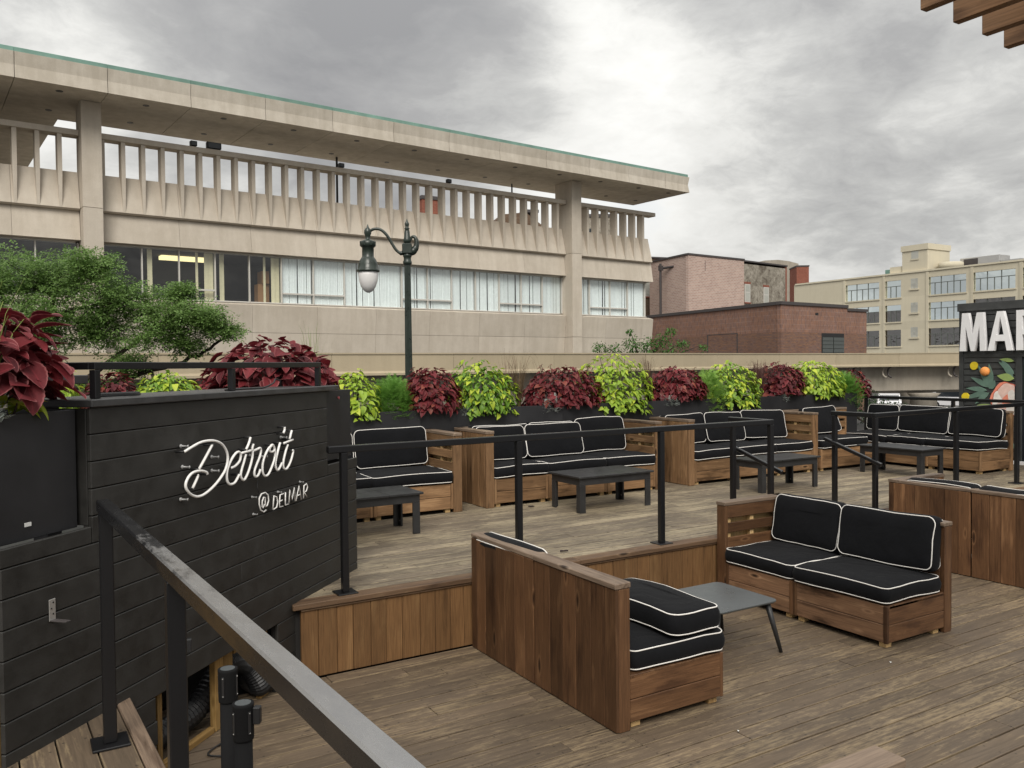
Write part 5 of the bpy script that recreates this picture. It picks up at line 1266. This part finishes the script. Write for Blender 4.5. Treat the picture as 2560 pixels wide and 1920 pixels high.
for x in (36.0, 40.2, 42.6, 46.6, 47.7, 48.8):
    p, nr, t_ = gat(x)
    bk = root('bracket'); bk.parent = gw; bk.location = p+Vector((0, 0, 0)); 
    pts = [p+nr*(0.12+0.30*sin(a)*1.0)+Vector((0, 0, 1.55+0.30*cos(a)))-p for a in [pi*1.0*j/10 for j in range(11)]]
    V, F = tube_geo(pts, 0.055, 8); obj('conduit', mesh('conduit', V, F, 'gird', True), bk)
    V, F = tube_geo([q+t_*0.35 for q in pts], 0.055, 8); obj('conduit', mesh('conduit', V, F, 'coping', True), bk)
for (x, y, r_) in ((45.3, 28.9, 0.72), (24, 29.9, 0.72)):
    MB().lathe([(r_, ZG), (r_, 0.1), (r_*1.25, 0.298)], 24).build('pier', 'gird', gw, T(x, y, 0), True)
sp = root('concrete_pier', 'pale concrete pier standing far beyond the guideway pier', 'pier', (69.3, 45.8, ZG))
MB().lathe([(0.7, 0), (0.7, 4.2)], 20).build('shaft', 'gird', sp, None, True)
MB().lathe([(0.9, 4.201), (1.2, 4.6)], 20).build('cap', 'gird', sp)

# ------------------------------------------------------------------ brick buildings
def wall(par, name, a, b, z0, z1, m, th=0.35):
    """upright slab from a to b, its outer face on the line, thickness to the left of the direction a->b"""
    a, b = Vector((*a, 0)), Vector((*b, 0)); d = b-a; ang = math.atan2(d.y, d.x)
    mb = MB().box((0, 0, z0), (d.length, th, z1)); o = mb.build(name, m, par, T(a.x, a.y, 0) @ RZ(ang)); return o
A, Bc, Cc, Dc = (49.35, 42.82), (60.9, 43.8), (62.5, 76), (53.8, 76)
lb = root('brick_building', 'low dark brick utility building with soldier course walls behind the guideway', 'building', (0, 0, 0))
def onln(a, b, t_): return (a[0]+(b[0]-a[0])*t_, a[1]+(b[1]-a[1])*t_)
E1 = onln(A, Bc, 0.745)
wall(lb, 'lower_wall', A, E1, ZG, 4.44, 'running'); wall(lb, 'upper_wall', A, E1, 4.445, 6.50, 'soldier')
Af = (A[0]+0.02, A[1]+0.36)
wall(lb, 'lower_wall', Dc, Af, ZG, 4.44, 'running'); wall(lb, 'upper_wall', Dc, Af, 4.445, 6.50, 'soldier')
E2 = (E1[0]+0.02, E1[1]+0.12); B2 = (Bc[0]+.02, Bc[1]+.12)
wall(lb, 'lower_wall', E2, B2, ZG, 4.44, 'running'); wall(lb, 'upper_wall', E2, B2, 4.445, 6.28, 'soldier')
wall(lb, 'coping', (A[0]-.12, A[1]-.12), (E1[0]+.03, E1[1]-.10), 6.505, 6.74, 'coping', 0.5); wall(lb, 'coping', (Dc[0]-.12, Dc[1]), (Af[0]-.12, Af[1]-.08), 6.505, 6.74, 'coping', 0.5); wall(lb, 'coping', (E2[0]+.03, E2[1]-.10), (B2[0]+.1, B2[1]-.10), 6.285, 6.50, 'coping', 0.5)
mb = MB(); rp = [(50.0, 43.5), (60.5, 44.6), (62.2, 75.5), (54.3, 75.5)]
mb.add([(x, y, ZG) for x, y in rp]+[(x, y, 6.25) for x, y in rp], [(3, 2, 1, 0), (4, 5, 6, 7), (0, 1, 5, 4), (1, 2, 6, 5), (2, 3, 7, 6), (3, 0, 4, 7)]); mb.build('roof', 'coping', lb)
def inset(par, a, b, t0, t1, z0, z1, name, m, off=0.03, th=0.03):
    d = (Vector((*b, 0))-Vector((*a, 0))); ang = math.atan2(d.y, d.x); Ln = d.length
    mb = MB().box((Ln*t0, -off, z0), (Ln*t1, -off+th, z1)); return mb.build(name, m, par, T(a[0], a[1], 0) @ RZ(ang))
lv = root('louver_vent'); lv.parent = lb
inset(lv, A, Bc, 0.440, 0.705, 2.6, 4.42, 'frame', 'rubber', 0.01, 0.008)
for i in range(6):
    z = 4.10-0.42*i*0.72
    for (ta, tb) in ((0.446, 0.566), (0.576, 0.698)): inset(lv, A, Bc, ta, tb, z-0.27, z, 'slat', 'louver', 0.07, 0.058)
inset(lb, A, Bc, 0.368, 0.405, 5.80, 6.0, 'vent_hole', 'rubber', 0.008, 0.006)
inset(lb, Dc, Af, 0.738, 0.742, ZG, 4.56, 'joint', 'coping', 0.012, 0.01); inset(lb, Dc, Af, 0.855, 0.859, ZG, 4.56, 'joint', 'coping', 0.012, 0.01); inset(lb, Dc, Af, 0.7425, 0.8545, 4.50, 4.56, 'joint', 'coping', 0.012, 0.01)
pk = root('brick_building', 'pale pink brick block rising behind the low dark brick building', 'building', (0, 0, 0))
Pa, Pb, Pc, Pd = (54.67, 58.45), (62.78, 59.16), (63.0, 66), (55.5, 65)
wall(pk, 'wall', Pa, Pb, 6.26, 12.38, 'pinkbrick'); wall(pk, 'wall', Pd, (Pa[0]+.02, Pa[1]+.36), 6.26, 12.38, 'pinkbrick'); wall(pk, 'wall', (Pb[0]-.02, Pb[1]+.37), Pc, 6.26, 12.38, 'pinkbrick')
wall(pk, 'coping', (Pa[0]-.08, Pa[1]-.08), (Pb[0]+.05, Pb[1]-.08), 12.385, 12.55, 'coping', 0.5); wall(pk, 'coping', (Pd[0]-.08, Pd[1]), (Pa[0]-.08, Pa[1]+.42), 12.385, 12.55, 'coping', 0.5)
mb = MB(); rp = [(55.1, 58.9), (62.4, 59.5), (62.6, 65.5), (55.6, 64.5)]; mb.add([(x, y, 12.2) for x, y in rp]+[(x, y, 12.38) for x, y in rp], [(3, 2, 1, 0), (4, 5, 6, 7), (0, 1, 5, 4), (1, 2, 6, 5), (2, 3, 7, 6), (3, 0, 4, 7)]); mb.build('roof', 'coping', pk)
inset(pk, Pa, Pb, 0.285, 0.293, 11.0, 12.0, 'crack', 'coping', 0.004, 0.003)
ob = root('brick_building', 'old weathered brick building with patched plaster behind the pale pink block', 'building', (0, 0, 0))
Oa, Ob = (62.2, 61.2), (73.4, 62.9); Om = onln(Oa, Ob, 0.24)
wall(ob, 'wall', Oa, Om, 6.26, 12.55, 'oldbrick', 8.0); wall(ob, 'plaster_wall', Om, onln(Oa, Ob, 0.975), 6.26, 12.50, 'plaster', 8.0); wall(ob, 'corner_wall', onln(Oa, Ob, 0.976), Ob, ZG, 12.7, 'redbrick', 8.0)
wall(ob, 'coping', (Oa[0], Oa[1]-.12), (Ob[0], Ob[1]-.12), 12.71, 12.86, 'coping', 8.2)
wall(ob, 'wall', (50.0, 68.2), (60.0, 66.6), 6.26, 13.2, 'oldbrick', 9.0); wall(ob, 'coping', (49.9, 68.05), (60.1, 66.45), 13.205, 13.36, 'coping', 9.2)
def sash(a, b, t0, t1, z0, z1):
    wn = root('window'); wn.parent = ob
    inset(wn, a, b, t0-.006, t1+.006, z0-.15, z0, 'sill', 'redbrick', 0.1, 0.098); inset(wn, a, b, t0-.006, t1+.006, z1, z1+.22, 'lintel', 'redbrick', 0.06, 0.058)
    inset(wn, a, b, t0, t1, z0+.001, z1-.001, 'frame', 'alu', 0.05, 0.048)
    zm = (z0+z1)/2+.1; dt = (t1-t0)*.12
    inset(wn, a, b, t0+dt, t1-dt, zm+.06, z1-.1, 'pane', 'glassblock', 0.06, 0.009); inset(wn, a, b, t0+dt, t1-dt, z0+.1, zm-.06, 'pane', 'glassblock', 0.06, 0.009)
sash(Oa, Ob, 0.30, 0.385, 8.5, 10.4); sash(Oa, Ob, 0.60, 0.685, 8.4, 10.25)
sash((50.0, 68.2), (60.0, 66.6), 0.655, 0.745, 9.2, 12.0)
dp = root('drain_pipe', 'dark rust brown drain pipe at the left edge of the pale pink block', 'pipe', (54.9, 62.2, 6.26))
MB().tube([(-0.4, 0, 0), (-0.4, 0, 5.7)], 0.12, 8).build('pipe', 'coping', dp); MB().box((-0.6, -0.2, 5.0), (-0.2, 0.1, 5.5)).build('hopper', 'coping', dp); MB().tube([(-0.2, -.05, 5.25), (0.1, -1.4, 5.3)], 0.12, 8).build('spout', 'coping', dp)
ch = root('chimney', 'red brick chimney seen through the balcony fins', 'chimney', (38.4, 82.3, ZG)); board(ch, 'shaft', (-0.1, 0, 0), (2.3, 2.4, 22.2), 'redbrick', 'x', 0); board(ch, 'cap', (-0.2, -0.1, 22.201), (2.4, 2.5, 22.6), 'coping', 'x', 0.02)
bb = root('brick_building', 'dark old brick building glimpsed through the balcony fins left of the right column', 'building', (42.2, 74.3, ZG), -0.3)
MB().prism([(0, 0), (0, 17.2), (1.2, 19.6), (3.8, 19.9), (7, 17.6), (7, 0)], 0, 8, lambda u, v, t_: (u, t_, v)).build('wall', 'oldbrick', bb)
board(bb, 'coping', (3.6, -.1, 19.9), (5.2, 8, 20.2), 'coping', 'x', 0)
b2 = root('brick_building', 'grey building glimpsed through the balcony fins right of the right column', 'building', (47.2, 65.5, ZG), -0.5)
board(b2, 'wall', (0, 0, 0), (3.2, 6, 18.3), 'plaster', 'x', 0); board(b2, 'coping', (-.1, -.1, 18.301), (3.3, 6, 18.6), 'coping', 'x', 0.02); board(b2, 'window', (0.8, -.03, 15), (1.8, -.001, 17.2), 'carglass', 'z', 0)
dm = root('domed_roof', 'pale grey curved roof far behind the old brick building', 'roof', (157.4, 139.5, ZG), -0.75)
MB().prism([(-6.2, 0), (-6.2, 27.6), (-4, 28.3), (-1.5, 28.75), (1.5, 28.8), (4, 28.4), (6.2, 27.7), (6.2, 0)], 0, 20, lambda u, v, t_: (u, t_, v)).build('vault', 'gird', dm)
rtw = root('brick_tower', 'plain red brick tower block far off beside the cream building', 'tower', (146.3, 122.7, ZG), -0.62)
board(rtw, 'wall', (0, 0, 0), (2.6, 6, 24.8), 'redbrick', 'x', 0); board(rtw, 'coping', (-.1, -.1, 24.801), (2.7, 6.1, 25.1), 'coping', 'x', 0); board(rtw, 'window', (1.6, -.04, 17), (2.2, -.001, 18), 'white', 'z', 0)

# ------------------------------------------------------------------ cream building on the far side of the street
XB = 122.0
cm = root('cream_building', 'long cream coloured office building with large glazed bays at far right', 'building', (XB, 0, 0))
YE, YS = 102.5, 30.0
colY = [92.2, 84.7, 77.2, 70.2, 63.2, 56.2, 49.2]; bays = []
floors = [(12.4, 15.15), (8.5, 11.2), (4.55, 7.2)]
edges = [YE]+colY+[YS]
def cw(name, ya, yb, z0, z1, m, x0=0.0, x1=0.4, bev=0, par=None): return board(par or cm, name, (x0, min(ya, yb), z0), (x1, max(ya, yb), z1), m, 'y', bev)
zl = [16.1]+[z for f in floors for z in (f[1], f[0])]+[ZG]
for i in range(0, len(zl), 2): cw('spandrel', YE, YS, zl[i+1] if i+1 < len(zl) else ZG, zl[i], 'cream')
cw('shell', YE-.5, YS, ZG, 15.9, 'room', 1.2, 22)
wd_ = {0: None, 1: (92.1, 85.6), 2: (84.6, 81.7), 3: (77.1, 71.1), 4: (70.1, 64.0), 5: (63.1, 57.0), 6: (56.1, 50.0), 7: (49.1, 43.0)}
for fi, (z0, z1) in enumerate(floors):
    prev = YE
    spans_ = [wd_[k] for k in range(1, 8)]
    for k, (ya, yb) in enumerate(spans_):
        cw('pier', prev, ya, z0+.001, z1-.001, 'cream'); prev = yb
    cw('pier', prev, YS, z0+.001, z1-.001, 'cream')
    for k, (ya, yb) in enumerate(spans_):
        wn = root('window'); wn.parent = cm
        wd = ya-yb; n = 4 if wd < 4 else (6 if wd < 6.2 else 6)
        upn = 1 if wd < 4 else 3; lon = 3 if wd < 4 else 6
        zt = z0+(z1-z0)*0.66
        gm = 'mirror' if (fi == 0) or (fi == 1 and k in (2,)) else 'darkrefl'
        for q in range(upn):
            a = ya-wd*q/upn-0.05; b = ya-wd*(q+1)/upn+0.05
            cw('pane', a, b, zt+0.05, z1-.002, 'mirror' if (fi == 1 and k < 3) else gm, 0.22, 0.25, 0, wn)
        for q in range(lon):
            a = ya-wd*q/lon-0.05; b = ya-wd*(q+1)/lon+0.05
            cw('pane', a, b, z0+.002, zt-0.05, gm, 0.22, 0.25, 0, wn)
            if q: cw('mullion', ya-wd*q/lon+0.05, ya-wd*q/lon-0.05, z0+.002, zt-0.051, 'frameg', 0.16, 0.25, 0, wn)
        for q in range(1, upn): cw('mullion', ya-wd*q/upn+0.05, ya-wd*q/upn-0.05, zt+0.051, z1-.002, 'frameg', 0.16, 0.25, 0, wn)
        cw('transom', ya, yb, zt-0.05, zt+0.05, 'frameg', 0.155, 0.25, 0, wn)
        cw('sill', ya+.15, yb-.15, z0-.22, z0-.02, 'cream', -0.12, -0.003, 0, wn)
for y in colY: cw('pilaster', y+.22, y-.22, ZG, 16.0, 'cream', -0.10, -0.003)
cw('roof_edge', YE+.1, YS, 16.101, 16.35, 'cream', -0.15, 0.6)
wn = root('end_wall'); wn.parent = cm
board(wn, 'wall', (0.0, YE+.001, ZG), (18, YE+.4, 16.1), 'cream', 'x', 0)
for z0, z1 in ((13.6, 15.2), (9.8, 11.3), (5.9, 7.4)):
    wn = root('window'); wn.parent = cm
    for i in range(3):
        for j in range(4): cw('glass_block', 80.0-0.4*i-.01, 79.6-0.4*i+.01, z0+.4*j+.01, z0+.4*(j+1)-.01, 'glassblock', -0.012, -0.003, 0, wn)
    cw('sill', 80.2, 78.6, z0-.25, z0-.02, 'cream', -0.15, -0.003, 0, wn)
ph = root('penthouse'); ph.parent = cm
board(ph, 'wall', (0.3, 77.4, 16.36), (6.2, 81.7, 19.6), 'cream', 'x', 0); board(ph, 'cornice', (0.15, 77.25, 19.601), (6.35, 81.85, 20.5), 'cream', 'x', 0)
board(ph, 'window', (0.27, 78.9, 18.3), (0.298, 80.1, 19.5), 'glassblock', 'y', 0); board(ph, 'sill', (0.2, 78.8, 18.1), (0.29, 80.2, 18.28), 'cream', 'y', 0)
board(ph, 'wing', (0.5, 81.9, 16.36), (5, 84.0, 17.4), 'cream', 'x', 0)
dr = MB().lathe([(1.8, 16.36), (1.8, 17.3), (1.6, 17.4)], 24).build('tank', 'cream', cm, T(3.0, 75.3, 0), True)
hv = root('rooftop_unit', 'grey rooftop air handling unit on the cream building', 'air conditioner', (XB+5, 69.0, 16.36))
board(hv, 'casing', (0, 0, 0.25), (3, 6.0, 1.7), 'steel', 'y', 0.03); board(hv, 'grille', (-.05, 3.2, 0.5), (-.001, 5.4, 1.5), 'coping', 'y', 0); board(hv, 'curb', (0.2, 0.2, 0.0), (2.8, 5.8, 0.249), 'coping', 'y', 0); board(hv, 'duct', (0.3, -3.0, 0.0), (2.0, -0.1, 0.8), 'steel', 'y', 0)
tb = root('rooftop_unit', 'small teal box on the cream building roof left of the penthouse', 'box', (XB+2, 84.6, 16.36)); board(tb, 'casing', (0, 0, 0.05), (1, 1.3, 0.9), 'copper', 'y', 0.02); board(tb, 'feet', (0.1, 0.1, 0), (0.9, 1.2, 0.049), 'coping', 'y', 0)

# ------------------------------------------------------------------ trees
tr = root('honey_locust_tree', 'spreading fine leaved locust tree behind the booth at left', 'tree', (-1.9, 15.9, ZG))
TO = Vector((-1.9, 15.9, ZG))
limbs = [[(-1.9, 15.9, ZG), (-1.85, 15.85, 0.2), (-1.6, 15.65, 1.2)], [(-1.6, 15.65, 1.2), (0.12, 14.63, 1.95), (0.85, 14.19, 1.91), (1.53, 13.78, 2.06), (2.32, 13.32, 2.32), (2.74, 13.07, 2.62)], [(-1.6, 15.65, 1.2), (0.12, 14.63, 2.32), (0.45, 14.45, 2.98), (0.67, 14.34, 3.53), (1.04, 14.12, 3.77)],
         [(0.29, 14.54, 2.62), (0.61, 14.36, 2.98), (1.19, 14.02, 3.16), (1.75, 13.7, 3.25)], [(0.85, 14.19, 1.94), (1.54, 13.79, 2.54), (2.02, 13.51, 2.91), (2.44, 13.26, 3.08)], [(-1.6, 15.65, 1.2), (-1.4, 15.6, 2.5), (-1.0, 15.5, 3.4)], [(-1.6, 15.65, 1.2), (-2.4, 15.8, 2.4), (-3.2, 16.0, 3.2)], [(0.12, 14.63, 2.0), (0.3, 14.2, 2.5), (0.6, 13.9, 3.0)]]
tb_ = MB(); twigs = []
for li, Lm in enumerate(limbs):
    P = spline([Vector(p)-TO for p in Lm], 6); n = len(P); r0 = (0.16, 0.075, 0.065, 0.04, 0.042, 0.06, 0.06, 0.035)[li]
    rj = random.Random(li); P = [p+Vector((rj.uniform(-.03, .03), rj.uniform(-.03, .03), rj.uniform(-.025, .025))) for p in P]
    tb_.tube(P, [r0*(1-0.78*i/n) if li else r0*(1-.3*i/n) for i in range(n)], 7)
    if li: twigs += P[n//4:]
clumps = [(-1.0, 16.04, 3.4, .75), (0.04, 14.72, 3.55, .55), (0.75, 14.4, 3.62, .45), (1.01, 13.67, 3.74, .28), (1.3, 13.7, 3.22, .42), (0.44, 14.22, 2.91, .55), (1.12, 14.04, 2.78, .40), (1.9, 13.47, 3.10, .36), (1.76, 13.31, 2.72, .34), (2.29, 13.11, 2.93, .32), (2.60, 12.93, 2.93, .24), (2.20, 13.39, 3.36, .15), (1.52, 13.67, 2.22, .22), (2.2, 13.27, 2.56, .24), (2.72, 12.88, 2.74, .16), (-0.03, 15.2, 2.40, .5), (1.11, 14.03, 1.92, .13), (1.79, 13.62, 1.92, .09), (-2.6, 16.0, 3.2, .8), (-0.6, 14.9, 3.0, .5)]
lf_ = MB(); rt_ = random.Random(77)
for (x, y, z, r_) in clumps:
    c = Vector((x, y, z))-TO; r_ *= 1.18
    n = int(2700*r_**1.55)+50
    nt_ = int(4+r_*14)
    for i in range(nt_):
        d = Vector((rt_.gauss(0, 1), rt_.gauss(0, 1), rt_.gauss(0, .6))).normalized()*r_*rt_.uniform(.5, 1.0)
        e = c+d; s0 = min(twigs, key=lambda q: (q-(c+d*.3)).length); m_ = (s0+e)/2+Vector((0, 0, rt_.uniform(-.05, .09)))
        tb_.tube(spline([s0, m_, e], 3), [0.013, .012, .010, .008, .006, .005, .003], 4)
    for i in range(n):
        d = Vector((rt_.gauss(0, 1), rt_.gauss(0, 1), rt_.gauss(0, 1))).normalized(); rad = r_*rt_.uniform(.25, 1.12)
        p = c+Vector((d.x*rad, d.y*rad, d.z*rad*.72))
        ax = Vector((d.x*.6+rt_.uniform(-1, 1), d.y*.6+rt_.uniform(-1, 1), rt_.uniform(-.45, .25))).normalized()
        nn = (Vector((-.15, -.25, 1))+Vector((rt_.uniform(-.4, .4), rt_.uniform(-.4, .4), 0))).normalized(); nn = (nn-ax*nn.dot(ax)).normalized()
        if mnoise.noise((p+TO)*3.1)+0.55*mnoise.noise((p+TO)*7.3) < -0.24: continue
        for q_ in range(13):
            t_ = rt_.uniform(0, .17); sd_ = ax.cross(nn)
            b_0 = p+ax*t_+sd_*rt_.uniform(-.05, .05)-nn*(.9*t_*t_+rt_.uniform(-.02, .02))
            a_ = (ax*.45+sd_*rt_.uniform(-1, 1)+nn*rt_.uniform(-.45, .25)).normalized(); m_2 = (nn+Vector((rt_.uniform(-.5, .5), rt_.uniform(-.5, .5), 0))).normalized(); s_2 = a_.cross(m_2).normalized()
            l_2 = rt_.uniform(.028, .052); o_2 = len(lf_.V)
            lf_.V += [b_0, b_0+a_*l_2*.5-s_2*l_2*.25, b_0+a_*l_2, b_0+a_*l_2*.5+s_2*l_2*.25]; lf_.F.append((o_2, o_2+1, o_2+2, o_2+3))
tb_.build('trunk', 'bark', tr, None, True)
obj('crown', mesh('crown', lf_.V, lf_.F, 'locust'), tr)['kind'] = 'stuff'
def leafy_tree(name, label, base, clumps, lsize, n_per, m, trunk_r, seed, limb_to=None):
    rr = random.Random(seed); r = root(name, label, 'tree', base); O = Vector(base); mb = MB(); tk = MB()
    top = Vector(limb_to)-O if limb_to else Vector((0, 0, 2))
    tk.tube([(0, 0, 0), tuple(top*.5+Vector((.05, 0, 0))), tuple(top)], [trunk_r, trunk_r*.8, trunk_r*.6], 8)
    for (x, y, z, r_) in clumps:
        c = Vector((x, y, z))-O; tk.tube(spline([top, (top+c)/2+Vector((0, 0, .1)), c+Vector((0, 0, r_*.6))], 4), [trunk_r*.5]*4+[trunk_r*.3]*3+[trunk_r*.1]*2, 6)
        for i in range(int(n_per*r_**1.6)+10):
            d = Vector((rr.gauss(0, 1), rr.gauss(0, 1), rr.gauss(0, 1))).normalized(); p = c+d*r_*rr.uniform(.35, 1.1)
            ax = Vector((d.x+rr.uniform(-.8, .8), d.y+rr.uniform(-.8, .8), rr.uniform(-1.1, .2))).normalized(); nn = Vector((rr.uniform(-.5, .5), rr.uniform(-.5, .5), 1)); sd = ax.cross(nn).normalized(); nn = sd.cross(ax)
            l_ = lsize*rr.uniform(.6, 1.2); o = len(mb.V)
            mb.V += [p, p+ax*l_*.5-sd*l_*.26+nn*l_*.06, p+ax*l_-nn*l_*.15, p+ax*l_*.5+sd*l_*.26+nn*l_*.06]; mb.F += [(o, o+1, o+2), (o, o+2, o+3)]
    tk.build('trunk', 'bark', r, None, True); obj('crown', mesh('crown', mb.V, mb.F, m), r)['kind'] = 'stuff'
leafy_tree('street_tree', 'small leafy green tree in front of the concrete building end, above the guideway', (30.0, 36.3, ZG), [(27.9, 36.9, 3.05, .42), (28.6, 36.5, 2.85, .5), (29.5, 36.1, 3.3, .48), (29.3, 36.0, 3.95, .16), (30.3, 35.6, 3.2, .55), (31.0, 35.2, 3.5, .42), (31.35, 34.95, 3.95, .28), (31.9, 34.6, 3.2, .35), (32.9, 34.1, 3.05, .22), (30.2, 36.0, 2.4, .9), (31.3, 35.2, 2.6, .7)], 0.17, 620, 'bushleaf', 0.09, 5, (30.2, 36.0, 1.9))
leafy_tree('street_tree', 'dark leafy street tree in the shade under the guideway at right', (29.6, 21.6, ZG), [(29.9, 21.6, 0.35, .75), (30.5, 21.3, 0.15, .6), (31.2, 21.0, .05, .5), (32.2, 20.3, -.1, .35), (29.0, 22.2, 0.2, .8), (33.0, 19.9, 0.15, .16)], 0.13, 800, 'darkleaf', 0.08, 6, (29.9, 21.5, -0.4))

# ------------------------------------------------------------------ parked cars under the guideway
def car(label, x, y, rz, m, van=False):
    r = root('parked_car', label, 'car', (x, y, ZG), rz); h = 2.0 if van else 1.45
    body = MB().prism([(-2.2, 0.35), (-2.2, 0.8), (-1.9, 0.95), (-1.2, 1.0), (1.9, 1.0), (2.2, 0.85), (2.2, 0.35)], -0.88, 0.88, lambda u, v, t_: (u, t_, v)); body.build('body', m, r)
    MB().prism([(-1.35, 1.001), (-0.7, h-0.05), (1.2, h), (1.85, 1.001)], -0.78, 0.78, lambda u, v, t_: (u, t_, v)).build('cabin', m, r)
    for sy in (-1, 1):
        MB().prism([(-1.0, 1.05), (-0.55, h-0.15), (1.05, h-0.1), (1.5, 1.05)], sy*0.782, sy*0.80, lambda u, v, t_: (u, t_, v)).build('side_window', 'carglass', r)
        for sx in (-1.35, 1.35):
            wh = MB().lathe([(0.33, -0.1), (0.33, 0.1)], 18).build('wheel', 'rubber', r, T(sx, sy*0.80, 0.33) @ RX(pi/2)); 
            MB().lathe([(0.2, -0.105), (0.2, 0.105)], 12).build('rim', 'steel', wh)
    MB().prism([(-1.36, 1.03), (-0.74, h-0.1), (-0.76, h-0.08), (-1.40, 1.03)], -0.7, 0.7, lambda u, v, t_: (u, t_, v)).build('windscreen', 'carglass', r)
car('white parked van visible between the guideway pier and the container', 67.5, 40.2, 1.9, 'carw', True)
car('white parked car in the distance under the guideway at the left of the pier', 60.0, 41.2, 0.6, 'carw')
